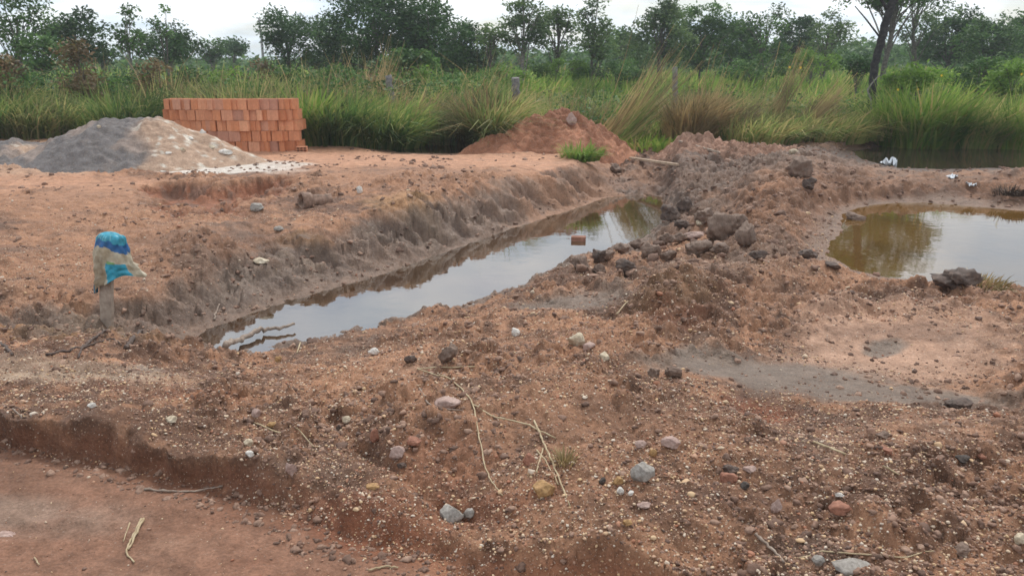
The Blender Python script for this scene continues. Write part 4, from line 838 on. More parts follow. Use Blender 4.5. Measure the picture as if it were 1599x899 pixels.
def beam(name, p0, p1, w_, t_, mat, label, cat, seed=0, bend=0.0):
    p0, p1 = Vector(p0), Vector(p1); d = p1 - p0; Ln = d.length; rg = np.random.default_rng(seed); n = 12; bm = bmesh.new(); rr = []
    for i in range(n + 1):
        s_ = 1 + rg.normal() * .05 - .25 * (i in (0, n)); x_ = Ln * i / n - Ln / 2; o_ = bend * math.sin(math.pi * i / n)
        rr.append([bm.verts.new((x_, a * w_ / 2 * s_, b * t_ / 2 + o_)) for a, b in ((-1, -1), (1, -1), (1, 1), (-1, 1))])
    for a, b in zip(rr[:-1], rr[1:]):
        for k in range(4): bm.faces.new((a[k], a[(k + 1) % 4], b[(k + 1) % 4], b[k]))
    bm.faces.new(rr[0][::-1]); bm.faces.new(rr[-1]); bmesh.ops.recalc_face_normals(bm, faces=bm.faces)
    o = from_bm(name, bm, mat, loc=(p0 + p1) / 2); o.rotation_euler = d.to_track_quat('X', 'Z').to_euler(); return tag(o, label, cat)
def P3(px, py, dz=0.0):
    p = cast(px, py); return (p.x, p.y, p.z + dz)
beam('plank', P3(984, 251, .05), P3(1058, 262, .05), .075, .035, M['plank'], 'pale plank lying in the mud behind the far end of the trench', 'plank', 1)
beam('plank', P3(1060, 224, .04), P3(1124, 242, .04), .05, .03, M['board'], 'long thin grey plank lying over the brown earth mound', 'plank', 2)
beam('plank', P3(1530, 228, .05), P3(1640, 229, .05), .05, .03, M['plank'], 'thin pale pole lying at the far shore of the upper right puddle', 'pole', 3)
for k, (px, py, w_, h_, lab) in enumerate([(1388, 258, 22, 14, 'crumpled white plastic scrap at the left shore of the upper right puddle'), (1487, 279, 14, 8, 'small white plastic scrap on the bar between the two right pools'), (1517, 291, 14, 7, 'tilted white scrap just right of the small one on the bar')]):
    p = P3(px, py); s = mpp(p[1]); n = 14; g = np.linspace(-1, 1, n); A_, B_ = np.meshgrid(g, g); z_ = (fbm(A_ * 2.2 + k * 9, B_ * 2.2, 60 + k, 3) * .8 + .35) * h_ * s
    q = .8 + .2 * np.cos(3 * np.arctan2(B_, A_)); V = np.stack([A_ * w_ / 2 * s * q, B_ * w_ / 2 * s * q, z_], -1).reshape(-1, 3); i = np.arange(n - 1)[:, None] * n + np.arange(n - 1)[None]
    o = mesh_np('plastic_scrap', V, np.stack([i, i + 1, i + n + 1, i + n], -1).reshape(-1, 4), M['litter'], loc=p); o.modifiers.new('solid', 'SOLIDIFY').thickness = .002; tag(o, lab, 'litter')
# ------------------------------------------------------------------ sticks and straw on the ground
def stick(name, pts, r0, r1, mat, label, cat='stick', lift=.006, k=6, sub=6, water=None, wig=.3):
    P = [];
    for a, b in pts:
        x, y, z = hit(a, b, water); P.append((x, y, z + lift))
    P = np.array(P); n = len(P); t = np.linspace(0, n - 1, (n - 1) * sub + 1); Q = np.stack([np.interp(t, np.arange(n), P[:, i]) for i in range(3)], -1)
    for i in range(len(Q)):
        g = float(gz_at(np.array([Q[i, 0]]), np.array([Q[i, 1]]))[0]); g = max(g, water) if water is not None else g
        Q[i, 2] = max(Q[i, 2], g + r0 * .3)
    Qs = Q.copy(); Qs[1:-1] = (Q[:-2] + Q[1:-1] * 2 + Q[2:]) / 4
    sd = int(abs(pts[0][0] * 7 + pts[0][1])); rg = np.random.default_rng(sd); Qs[1:-1] += rg.normal(size=Qs[1:-1].shape) * r0 * wig
    T = Tubes(); T.add(Qs, np.linspace(r0, r1, len(Qs)) * (1 + .12 * rg.normal(size=len(Qs))), k); c = Qs.mean(0); T.V = [v - c for v in T.V]
    return tag(T.build(name, mat, loc=c), label, cat)
ST = [('straw_stalk', [(652,577),(690,590),(720,607),(738,632),(745,665),(757,730),(766,752),(785,777)], .0042, .0025, 'straw', 'long straw stalk curving down past the mauve slab to the red gravel', 'straw'),
 ('straw_stalk', [(737,633),(765,651),(820,664),(868,686)], .0042, .003, 'straw', 'straw stalk running from the bend of the long one to the dry tuft', 'straw'),
 ('straw_stalk', [(655,577),(700,576),(742,574)], .004, .003, 'straw', 'short level straw stalk under the dirt covered cobble', 'straw'),
 ('stick', [(655,608),(668,632),(690,640),(722,643)], .005, .003, 'stick', 'bent brown stick beside the flat mauve slab', 'stick'),
 ('straw_stalk', [(834,659),(846,688),(862,722),(890,793)], .005, .003, 'straw', 'thick straw stalk slanting down through the right of the dry tuft', 'straw'),
 ('straw_stalk', [(838,704),(852,722),(872,760)], .0042, .003, 'straw', 'short straw crossing the thick slanting stalk', 'straw'),
 ('straw_stalk', [(848,702),(843,722),(838,740)], .004, .003, 'straw', 'short straw leaning left at the dry tuft', 'straw'),
 ('straw_stalk', [(395,661),(430,676),(490,700)], .0036, .0028, 'straw', 'pale straight straw on the spoil above the road', 'straw'),
 ('stick', [(226,766),(270,769),(303,769),(348,760)], .0052, .003, 'stick', 'thin grey stick lying on the road at the foot of the scarp', 'stick'),
 ('straw_stalk', [(225,812),(212,838),(200,860)], .005, .004, 'straw', 'frayed straw on the road, left strand of the bundle', 'straw'),
 ('straw_stalk', [(221,812),(206,842),(196,865),(210,880)], .005, .003, 'straw', 'frayed straw with a hooked lower end in the road bundle', 'straw'),
 ('straw_stalk', [(203,818),(193,848)], .003, .002, 'straw', 'short loose straw left of the road bundle', 'straw'),
 ('straw_stalk', [(54,872),(62,884)], .003, .002, 'straw', 'tiny straw bit near the lower left corner of the road', 'straw'),
 ('stick', [(1180,836),(1200,856),(1224,880)], .006, .0035, 'stick', 'pale stick slanting over the edge of the bottom scarp', 'stick'),
 ('straw_stalk', [(1270,692),(1320,711)], .005, .004, 'straw', 'short thick straw right of the red hollow', 'straw'),
 ('straw_stalk', [(1378,730),(1404,743)], .0042, .003, 'straw', 'very short straw right of the thick one', 'straw'),
 ('straw_stalk', [(1247,874),(1292,864),(1345,868),(1410,874),(1457,863)], .003, .002, 'straw', 'long thin straw arching above the gritty bottom right clods', 'straw'),
 ('straw_stalk', [(963,492),(981,471)], .006, .004, 'straw', 'short pale straw standing before the clod outcrop', 'straw'),
 ('straw_stalk', [(464,552),(478,520)], .006, .004, 'straw', 'short straw on the near bank beside the trench branch', 'straw'),
 ('stick', [(72,555),(110,550),(130,543),(150,527),(168,516)], .009, .006, 'darkstick', 'dark crooked twig running up to the foot of the stake', 'twig'),
 ('stick', [(122,560),(128,545),(150,536),(176,530),(190,540)], .007, .004, 'darkstick', 'thin dark twig branching right from the crooked one', 'twig'),
 ('stick', [(196,545),(206,536),(222,518)], .017, .013, 'darkstick', 'thick dark stub of wood right of the stake foot', 'stick'),
 ('stick', [(0,538),(12,546),(20,556)], .012, .008, 'darkstick', 'dark stick end at the left edge of the photo', 'stick'),
 ('stick', [(20,640),(34,655),(34,672)], .004, .003, 'stick', 'thin root hanging over the road scarp at the left', 'root'),
 ('straw_stalk', [(575,893),(600,886),(622,888)], .004, .003, 'straw', 'straw lying at the bottom of the road', 'straw')]
for a in ST: stick(a[0], a[1], a[2] * 1.0, a[3] * 1.0, M[a[4]], a[5], a[6])
stick('branch', [(352,543),(372,533),(400,520),(415,515),(440,514),(460,508)], .022, .010, M['stick'], 'bare grey branch lying half in the water at the near end of the trench', 'branch', lift=.012, k=8, water=TRENCH_Z + .03)
stick('stick', [(334,500),(338,489),(343,477)], .010, .006, M['stick'], 'short pale stick poking out of the water by the left bank', 'stick', water=TRENCH_Z + .02)
# flat dried mud chip on the road
x, y, z = hit(8, 835); rock_at(x, y, z, .04, .006, 'pink', 'flat pale mud chip on the road at the left edge', 301, 'mud_chip', 'mud chip')
# ------------------------------------------------------------------ blades
def blades(n, base, hgt, wid, lean, curl, seed, segs=3, spread=None, face=None):
    """base (n,3); hgt,wid (n); lean (n,2) direction*amount of the tip in units of height; curl = droop power"""
    rg = np.random.default_rng(seed); S = segs + 1; t = np.linspace(0, 1, S)[None]
    an = rg.uniform(0, np.pi, n) if face is None else face; w_ = 1.5 * wid[:, None] * np.array([1, .85, .55, .05] if segs == 3 else np.linspace(1, .05, S))[None] * .5
    lx = lean[:, 0:1] * hgt[:, None] * t ** curl; ly = lean[:, 1:2] * hgt[:, None] * t ** curl
    ll = np.hypot(lean[:, 0], lean[:, 1])[:, None]; zz = hgt[:, None] * (t - .42 * np.minimum(ll, 1.6) * t ** 2.6)
    C_ = np.stack([base[:, 0:1] + lx, base[:, 1:2] + ly, base[:, 2:3] + zz], -1)
    side = np.stack([np.cos(an), np.sin(an) * .6, np.zeros(n)], -1)[:, None] * w_[..., None]
    V = np.stack([C_ - side, C_ + side], 2).reshape(-1, 3); k = np.arange(n)[:, None] * (2 * S) + np.arange(segs)[None] * 2
    return V, np.stack([k, k + 1, k + 3, k + 2], -1).reshape(-1, 4)
def in_frame_xy(n, y0, y1, rg, power=1.0, lo=-.78, hi=.78):
    y = y0 + (y1 - y0) * rg.uniform(0, 1, n) ** power; return rg.uniform(lo, hi, n) * y, y
def front_line(x):                 # where the vegetation starts
    return 16.9 + .5 * np.sin(x * .7 + 1) + .35 * np.sin(x * 1.9) + np.where(x < -6.5, .5, 0) + np.where((x > 0) & (x < 2.5), .5, 0) - .5 * sstep(-5, -3, x) * sstep(0, -1.5, x)
def grassfield(name, n, y0, y1, mat, hfun, seed, wid, label, power=1.0, lo=-.78, hi=.78, lean=.5, drift=(.2, -.1)):
    rg = np.random.default_rng(seed); x, y = in_frame_xy(n, y0, y1, rg, power, lo, hi); k = y > front_line(x) + rg.uniform(0, .5, n); x, y = x[k], y[k]; n = len(x)
    z = gz_at(x, y); h = hfun(x, y) * rg.uniform(.45, 1.15, n); ok = h > .05; x, y, z, h = x[ok], y[ok], z[ok], h[ok]; n = len(x)
    cl = fbm(x * .9, y * .9, seed, 2); a = rg.uniform(0, 2 * np.pi, n); l = rg.uniform(.05, lean, n)
    ln = np.stack([np.cos(a) * l + drift[0] + cl * .5, np.sin(a) * l + drift[1]], -1)
    V, F = blades(n, np.stack([x, y, z - .03], -1), h, wid * (y / 17) * rg.uniform(.6, 1.4, n), ln, 1.8, seed + 1)
    return tag(mesh_np(name, V, F, mat), label, 'grass', kind='stuff')
def hl(x, y):        # left thicket grass
    return np.where(x < -.5, 1.4 + .7 * fbm(x * .8, y * .5, 401, 3), 0) + np.where(x >= -.5, .8 + .5 * fbm(x * .7, y * .4, 403, 3), 0) + .012 * (y - 17)
def hr(x, y): return (.62 + .45 * fbm(x * .6, y * .3, 405, 3) + .03 * (y - 18)) * sstep(-2.5, -.5, x) + .9 * (x < -1.5)
grassfield('tall_grass', 42000, 16.4, 24, M['grass_dull'], lambda x, y: hl(x, y) * .85, 21, .022, 'dense dull green tall grass along the front of the thicket', 1.4)
grassfield('green_grass', 36000, 17.2, 34, M['grass'], hr, 23, .026, 'bright green grass field behind the front clumps', 1.1, lo=-.35)
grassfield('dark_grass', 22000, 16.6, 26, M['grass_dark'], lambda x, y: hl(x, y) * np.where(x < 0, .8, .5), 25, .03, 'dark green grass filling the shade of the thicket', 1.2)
grassfield('grass_litter', 16000, 16.3, 18.6, M['grass_brown'], lambda x, y: .38 + 0 * x, 33, .02, 'short dead brown grass litter along the foot of the vegetation', 1.0, lean=1.8)
grassfield('dry_grass', 13000, 16.5, 24, M['grass_dry'], lambda x, y: hl(x, y) * 1.05 * (.5 + .8 * sstep(-.1, .3, fbm(x * .5, y * .5, 411, 3))), 27, .014, 'scattered dry straw coloured grass among the green', 1.3, lean=1.5)
grassfield('distant_grass', 42000, 26, 110, M['grass'], lambda x, y: 1.0 + .5 * fbm(x * .3, y * .2, 421, 3) + (y - 26) * .008, 29, .05, 'far green savanna grass reaching to the distant trees', 1.6)
# ------------------------------------------------------------------ grass clumps (things)
def clump(px, D, n, h, rad, lean, mat, label, seed, name='grass_clump', cat='grass clump', wid=.02, spread=.9, curl=1.9, segs=3, mats2=None, group=None, dirb=None):
    rg = np.random.default_rng(seed); x = xat(D, px, 215); z = float(gz_at(x, D)); a = rg.uniform(0, 2 * np.pi, n); r = 1.5 * rad * np.sqrt(rg.uniform(0, 1, n))
    base = np.stack([np.cos(a) * r, np.sin(a) * r, np.full(n, -.03)], -1); l = rg.uniform(.1, spread, n)
    aa = a + rg.normal(size=n) * .5; ln = np.stack([np.cos(aa) * l + lean[0], np.sin(aa) * l + lean[1]], -1); hh = h * 1.12 * rg.uniform(.35, 1.1, n)
    V, F = blades(n, base, hh, wid * 1.25 * rg.uniform(.5, 1.5, n), ln + rg.normal(size=(n, 2)) * .18, curl, seed, segs)
    o = mesh_np(name, V, F, mat, loc=(x, D, z))
    return tag(o, label, cat, group)
G_ = 'grass clumps along the front of the vegetation'
for a in [(765,15.9,1500,1.25,.30,(.1,-.25),'grass_dull','big arching dull green grass clump left of the large red mound',601,.024,1.2),
 (752,16.3,700,1.15,.35,(0,-.1),'grass_brown','dead brown inner clump behind the big arching clump by the red mound',602,.03,.7),
 (600,16.3,1500,1.15,.5,(.25,-.25),'grass_dark','broad dark green clump bending right at the left end of the back puddle',603,.022,1.1),
 (520,16.0,1300,1.1,.45,(.1,-.2),'grass_dark','dark grass clump between the block stack and the broad dark clump',604,.022,.9),
 (478,15.7,260,1.1,.20,(0,-.1),'grass','broad bladed green tuft touching the right end of the block stack',605,.045,.7),
 (640,17.2,900,1.2,.5,(.2,-.1),'grass_dry','greyish dry clump behind the back puddle',606,.016,1.0),
 (700,17.6,1100,1.0,.6,(.3,-.2),'grass_dull','soft green clump overhanging the back puddle',607,.02,1.1),
 (905,13.6,360,.30,.22,(.1,-.3),'grass','small uprooted green tuft at the foot of the large red mound',608,.022,1.2),
 (1010,16.2,420,.32,.5,(0,-.1),'grass','low fresh green tuft between the red mound and the brown mound',609,.03,.9),
 (1075,16.6,1300,1.05,.35,(.1,-.1),'grass_dry','dead pale clump rising behind the brown earth mound',610,.022,.8),
 (1110,17.0,420,1.15,.45,(.35,0),'grass_dry','tall dry clump fanning to the upper right behind the brown mound',611,.015,.8),
 (1180,16.8,1500,.75,.7,(.3,-.2),'grass_dull','low dull flattened clump right of the tall dry clump',612,.02,1.2),
 (1260,17.2,1500,.75,.8,(.2,-.3),'grass_dull','drooping grey green clump in the middle of the right bank',613,.02,1.3),
 (1340,17.2,1000,.75,.5,(.1,-.2),'grass_dull','drooping clump just left of the dark leaning trunk',614,.02,1.2),
 (1430,16.9,1500,1.35,.6,(0,-.1),'grass','wide bright green clump right of the dark leaning trunk',615,.03,.9),
 (1510,16.8,1500,1.15,.5,(.1,-.1),'grass_dull','upright green clump near the right edge',616,.022,.8),
 (1580,16.6,1500,1.25,.5,(-.1,-.1),'grass','rightmost tall green clump at the photo edge',617,.024,.8),
 (1450,16.3,260,.3,.2,(0,-.1),'grass','small bright green tuft at the edge of the upper right puddle',618,.02,.8),
 (190,17.5,1300,1.15,.6,(.1,-.2),'grass_dark','dark green clump behind the top of the gravel heap',619,.026,1.0),
 (60,17.6,1300,1.05,.6,(.1,-.2),'grass_dull','left grass clump above the low rubble heap',620,.024,1.1),
 (-10,17.4,1100,1.15,.5,(.2,-.2),'grass_dark','leftmost dark grass clump at the photo edge',621,.024,1.0),
 (370,17.5,1400,1.35,.7,(0,-.1),'grass_dull','wide dull clump behind the middle of the block stack',625,.022,.9)]:
    clump(a[0], a[1], a[2], a[3], a[4], a[5], M[a[6]], a[7], a[8], wid=a[9], spread=a[10], group=G_)
def sheaf(px0, py0, px1, py1, D, n, wd, mat, label, seed, wid=.020):
    """a bent-over bundle of dry stems from a base pixel to a tip pixel at distance D"""
    rg = np.random.default_rng(seed); x0, x1 = xat(D, px0, py0), xat(D, px1, py1); z0, z1 = zat(D, py0), zat(D, py1); V = []; F = []; S = 7; t = np.linspace(0, 1, S)
    gzz = float(gz_at(x0, D)); B = np.array([0, 0, 0.]); Tp = np.array([x1 - x0, -.2, z1 - gzz]); T_ = np.stack([Tp * q for q in t])
    n_ = n; off0 = rg.normal(size=(n_, 3)) * (wd * .35, .15, .03); off1 = rg.normal(size=(n_, 3)) * (wd, .25, wd * .8); end = rg.uniform(.3, 1.08, n_)
    tt_ = t[None] * end[:, None]; x = off0[:, 0:1] + Tp[0] * tt_ ** .95 + off1[:, 0:1] * tt_; y = off0[:, 1:2] + off1[:, 1:2] * tt_ + Tp[1] * tt_; z = Tp[2] * (tt_ ** 1.45) * 1.0 + off1[:, 2:3] * tt_ - .02
    z = z - (tt_ ** 3) * rg.uniform(-.1, .45, n_)[:, None]; x = x + np.sin(tt_ * rg.uniform(2, 7, n_)[:, None] + rg.uniform(0, 6, n_)[:, None]) * .04; z = np.maximum(z, -.03); C_ = np.stack([x, y, z], -1); w_ = wid * rg.uniform(.6, 1.3, n_)[:, None] * np.linspace(1, .3, S)[None] * .5
    nrm = np.array([-Tp[2], 0, Tp[0]]); nrm /= np.linalg.norm(nrm); sd_ = nrm[None, None] * w_[..., None]
    V = np.stack([C_ - sd_, C_ + sd_], 2).reshape(-1, 3); k = np.arange(n_)[:, None] * (2 * S) + np.arange(S - 1)[None] * 2
    o = mesh_np('dry_grass_sheaf', V, np.stack([k, k + 1, k + 3, k + 2], -1).reshape(-1, 4), M[mat], loc=(x0, D, gzz)); return tag(o, label, 'dry grass', 'bent sheaves of dry grass')
sheaf(925, 196, 1055, 72, 16.8, 150, .30, 'grass_dry', 'long bent sheaf of dry grass leaning right above the large red mound', 701)
sheaf(945, 205, 1040, 108, 16.6, 130, .3, 'grass_dull', 'darker brown sheaf lying under the long bent dry sheaf', 702)
sheaf(1180, 170, 1252, 78, 17.4, 130, .10, 'grass_dry', 'pale dry sheaf leaning right above the middle of the right bank', 703)
sheaf(1212, 200, 1312, 122, 17.0, 200, .12, 'grass_dry', 'pale dry sheaf leaning low toward the dark leaning trunk', 704)
sheaf(1085, 200, 1140, 70, 17.2, 70, .3, 'grass_dry', 'dry sheaf standing steeply behind the brown mound', 705)
sheaf(1110, 205, 1215, 90, 17.3, 80, .35, 'grass_dull', 'brown sheaf fanning right behind the steep dry sheaf', 706)
sheaf(1470, 205, 1460, 130, 16.6, 6, .02, 'grass_dry', 'few pale stems standing before the wide bright green clump', 707, .03)
sheaf(560, 215, 615, 60, 18.5, 60, .10, 'grass_dry', 'thin dry seed stems rising behind the broad dark clump', 708)
# tufts on the dug ground
def tuft(px, py, n, h, rad, mat, label, seed, wid=.006, lean=(0, -.1), spread=1.0):
    rg = np.random.default_rng(seed); x, y, z = hit(px, py); a = rg.uniform(0, 2 * np.pi, n); r = rad * np.sqrt(rg.uniform(0, 1, n))
    l = rg.uniform(.2, spread, n); ln = np.stack([np.cos(a) * l + lean[0], np.sin(a) * l + lean[1]], -1)
    V, F = blades(n, np.stack([np.cos(a) * r, np.sin(a) * r, np.full(n, -.005)], -1), h * rg.uniform(.4, 1.1, n), np.full(n, wid), ln, 1.6, seed)
    return tag(mesh_np('grass_tuft', V, F, M[mat], loc=(x, y, z)), label, 'grass tuft')
tuft(880, 722, 110, .07, .045, 'grass_dry', 'small dead grass tuft in the foreground gravel among the straws', 801, .004)
stone(1498, 432, 84, 34, 'dark', 'dark sod clod on the near shore of the right pond', 'sod_clod', 'clod', .3, .5, 2)
tuft(1500, 434, 420, .06, .3, 'root', 'matted roots on the dark sod clod by the right pond', 802, .006, spread=2.4)
tuft(1528, 446, 260, .11, .22, 'grass_dry', 'pale rooty tuft at the right foot of the matted dark clump', 803, .010, spread=1.6)
tuft(1575, 303, 260, .14, .2, 'root', 'dark dead grass tuft on the bar above the right pond', 804, .012, spread=1.5)
tuft(1120, 212, 260, .22, .2, 'grass_dry', 'dry tuft on top of the brown earth mound', 805, .012)
# ------------------------------------------------------------------ leafy plants and trees
def leaf_quads(C_, size, seed, up=.3, asp=.45):
    rg = np.random.default_rng(seed); n = len(C_); d = rg.normal(size=(n, 3)); d[:, 2] = d[:, 2] * .6 - .1; d /= np.linalg.norm(d, axis=1)[:, None]
    nn = rg.normal(size=(n, 3)); nn[:, 2] += up * 3; s = np.cross(d, nn); s /= np.linalg.norm(s, axis=1)[:, None] + 1e-9
    sz = size * rg.uniform(.6, 1.35, n)[:, None]
    V = np.stack([C_, C_ + d * sz * .5 + s * sz * asp * .5, C_ + d * sz, C_ + d * sz * .5 - s * sz * asp * .5], 1).reshape(-1, 3)
    return V, np.arange(4 * n).reshape(-1, 4)
def ellips(rg, n, shell=.35):
    v = rg.normal(size=(n, 3)); v /= np.linalg.norm(v, axis=1)[:, None]; return v * (shell + (1 - shell) * rg.uniform(0, 1, n)[:, None] ** .5)
def tree(px, D, top, bot, wpx, mat, label, seed, dens=1.0, tuf=.34, nclus=None, sparse=False, trunkpx=None, lean=0.0, leaf=.145, bark='bark', cat='tree', name='tree', group=None, trunk_r=None, shape=(1, 1)):
    rg = np.random.default_rng(seed); x = xat(D, px, 100); s = D / cP / F_PX; z0 = float(gz_at(x, D)) if D < 200 else 0; zt, zb_ = zat(D, top) - z0, max(zat(D, bot) - z0, .25)
    Hh = zt; cr = (zt - zb_) / 2; cc = (zt + zb_) / 2; rw = wpx * s / 2; n = int(nclus * 1.7) if nclus else int(max(12, 62 * dens * rw * cr / (tuf * tuf * 12)))
    P = ellips(rg, n, .25 if not sparse else .3) * (rw * .92, rw * .8, cr * .93)
    k = np.clip(P[:, 2] / cr, -1, 1); 
    P[:, 0] *= 1 - .25 * k; P += (lean * cr, 0, cc); P[:, 0] += fbm(P[:, 2] * 1.1 + seed, P[:, 0], seed, 2) * rw * .25
    root = empty(name, (x, D, z0)); tag(root, label, cat, group)
    T = Tubes(); tr = trunk_r or max(.03, min(.16, Hh * .017 + rw * .02)); tj = cc + cr * .2
    K = 9; tk = np.linspace(0, 1, K); TP = np.stack([lean * cr * tk + fbm(tk * 2 + seed, tk * 0, seed, 2) * .18 * Hh * .2, fbm(tk * 2 + 5, tk * 0 + seed, seed, 2) * .05 * Hh, tk * tj - .05], -1)
    T.add(TP, tr * (1 - .65 * tk), 7)
    for p in P[rg.permutation(n)[:min(n, 20)]]:
        f = np.clip((p[2] / tj) * rg.uniform(.35, .85), .15, .97); i = f * (K - 1); i0 = int(i); b = TP[i0] * (1 - i + i0) + TP[min(i0 + 1, K - 1)] * (i - i0)
        q = np.linspace(0, 1, 5)[:, None]; c_ = b + (p - b) * q; c_[:, 2] += np.sin(q[:, 0] * np.pi) * .08 * np.linalg.norm(p - b) + 0; T.add(c_, np.linspace(tr * .34 * (1 - .5 * f), .008 + D * .00018, 5), 4, False)
    T.build('trunk', M[bark], root)
    m_ = int((105 if not sparse else 46) * dens ** .5); L_ = []
    for p in P:
        c = int(m_ * rg.uniform(.6, 1.3)); L_.append(p + ellips(rg, c, .1) * np.array((1.15, 1.0, .72)) * tuf * rg.uniform(.65, 1.3))
    V, F = leaf_quads(np.concatenate(L_), leaf * max(1, D / 34), seed + 1); mesh_np('crown', V, F, M[mat], root, smooth=False); return root
TG = 'trees behind the grass'
for a in [ # px, D, top, bottom, width, mat, label, seed, opts
 (35,27,-18,88,120,'leaf_mid','open branched tree at the far left edge with leaves thinning to the sky',901,dict(sparse=True,tuf=.38,dens=1.1)),
 (122,30,14,96,96,'leaf_dark','dark leafy tree rising behind the tall dead brown clump, second from the left edge',902,dict(tuf=.46,dens=1.4)),
 (62,24,52,112,80,'leaf_mid','bushy green tree low in front of the open branched left tree',903,dict(tuf=.36)),
 (165,34,62,98,60,'leaf_dark','short dark tree sloping down right of the dark leafy one',904,dict(tuf=.4)),
 (207,28,3,92,46,'leaf_mid','slender young tree with separate leaf tufts left of the dome crowned tree',905,dict(sparse=True,nclus=12,tuf=.26,bark='palebark',trunk_r=.035)),
 (266,34,36,98,90,'leaf_dark','dome crowned tree with a pale forked trunk left of the utility pole',906,dict(tuf=.5,dens=1.6,bark='palebark')),
 (262,30,4,60,30,'leaf_mid','thin tufted sapling sticking up above the dome crowned tree',907,dict(sparse=True,nclus=5,tuf=.24,trunk_r=.03)),
 (330,48,58,94,56,'leaf_mid','small flat topped tree right of the dome crowned tree',908,dict(tuf=.5)),
 (365,55,60,92,50,'leaf_dark','small distant tree just left of the utility pole',909,dict(tuf=.55)),
 (452,36,12,104,92,'leaf_dark','tree with a narrow pointed head right of the utility pole',910,dict(tuf=.5,dens=1.3)),
 (517,36,28,116,80,'leaf_mid','rounded tree between the pointed headed tree and the big dark trees',911,dict(tuf=.44)),
 (588,32,-40,128,165,'leaf_dark','tallest big dark tree in the centre, crown cut by the top of the photo',912,dict(tuf=.56,dens=1.6)),
 (674,31,-14,132,135,'leaf_dark','big dark tree right of the tallest one, reaching the photo top',913,dict(tuf=.52,dens=1.6)),
 (728,33,36,122,92,'leaf_dark','lower dark tree stepping down right of the two big ones',914,dict(tuf=.48,dens=1.5)),
 (640,26,72,128,90,'leaf_mid','mid green bush tree in front of the two big dark trees',915,dict(tuf=.36)),
 (766,30,30,98,40,'leaf_pale','thin pale sapling between the dark group and the open airy tree',916,dict(sparse=True,nclus=11,tuf=.26)),
 (818,30,-12,92,84,'leaf_pale','open airy tree with a pale straight stem, first right of the dark group',917,dict(sparse=True,nclus=34,tuf=.30,bark='palebark')),
 (872,32,-2,94,58,'leaf_pale','airy tree in the middle of the three open ones',918,dict(sparse=True,nclus=26,tuf=.30)),
 (925,30,-8,98,58,'leaf_pale','airy tree with a dark forked trunk, right one of the three open ones',919,dict(sparse=True,nclus=26,tuf=.30,trunk_r=.08)),
 (972,42,38,92,44,'leaf_mid','small rounded tree right of the three open ones',920,dict(sparse=True,nclus=16,tuf=.42)),
 (1030,36,-6,86,92,'leaf_pale','dense greyish green tree above the long bent sheaf',921,dict(tuf=.44)),
 (1095,38,-4,84,76,'leaf_mid','greyish tree above the tall dry clump',922,dict(tuf=.44)),
 (1150,44,26,84,66,'leaf_dark','low rounded tree between two taller greyish ones right of centre',923,dict(tuf=.46)),
 (1190,36,-6,82,60,'leaf_mid','upright narrow tree with bare gaps right of centre',924,dict(sparse=True,nclus=26,tuf=.38)),
 (1240,46,20,80,56,'leaf_dark','small pointed dark tree beside the upright narrow tree',925,dict(tuf=.46)),
 (1290,40,14,76,60,'leaf_pale','pale tree left of the dark leaning trunk',926,dict(sparse=True,nclus=26,tuf=.42)),
 (1385,32,-150,18,190,'leaf_mid','large tree behind the dark leaning trunk, its crown cut by the top of the photo',927,dict(tuf=.5,dens=1.6,trunk_r=.12)),
 (1425,40,-70,60,70,'leaf_pale','thin pale tree right of the top of the dark leaning trunk',928,dict(sparse=True,nclus=30,tuf=.42)),
 (1480,42,6,78,84,'leaf_dark','broad bluish dark tree, first of the two near the right edge',929,dict(tuf=.48)),
 (1540,38,22,80,84,'leaf_mid','bushy tree low beside the broad bluish one',930,dict(tuf=.44)),
 (1590,40,8,76,60,'leaf_mid','tree at the right edge of the photo',931,dict(tuf=.46)),
 (1680,38,0,80,110,'leaf_mid','wide tree standing beyond the right edge',932,dict(tuf=.5))]:
    if a[0] > 1640: continue
    if a[0] > 1000 and a[0] != 1385: a = a[:3] + (a[3] + 26, a[4] * 1.3) + a[5:]
    tree(*a[:5], a[5], a[6], a[7], group=TG, **a[8])
rg = np.random.default_rng(71); x, y = in_frame_xy(1500, 17.2, 25, rg, 1.2); k = y > front_line(x) + .3; x, y = x[k], y[k]; h = np.where(x < -.5, 1.15, .6) * rg.uniform(.3, 1.05, len(x))
Lf = (np.stack([x, y, gz_at(x, y) + h], -1)[:, None] + rg.normal(size=(len(x), 34, 3)) * (.17, .17, .13)).reshape(-1, 3); V, F = leaf_quads(Lf, .10, 72)
tag(mesh_np('leafy_weeds', V, F, M['leaf_mid'], smooth=False), 'small leafy weeds growing all through the tall grass', 'weeds', kind='stuff')
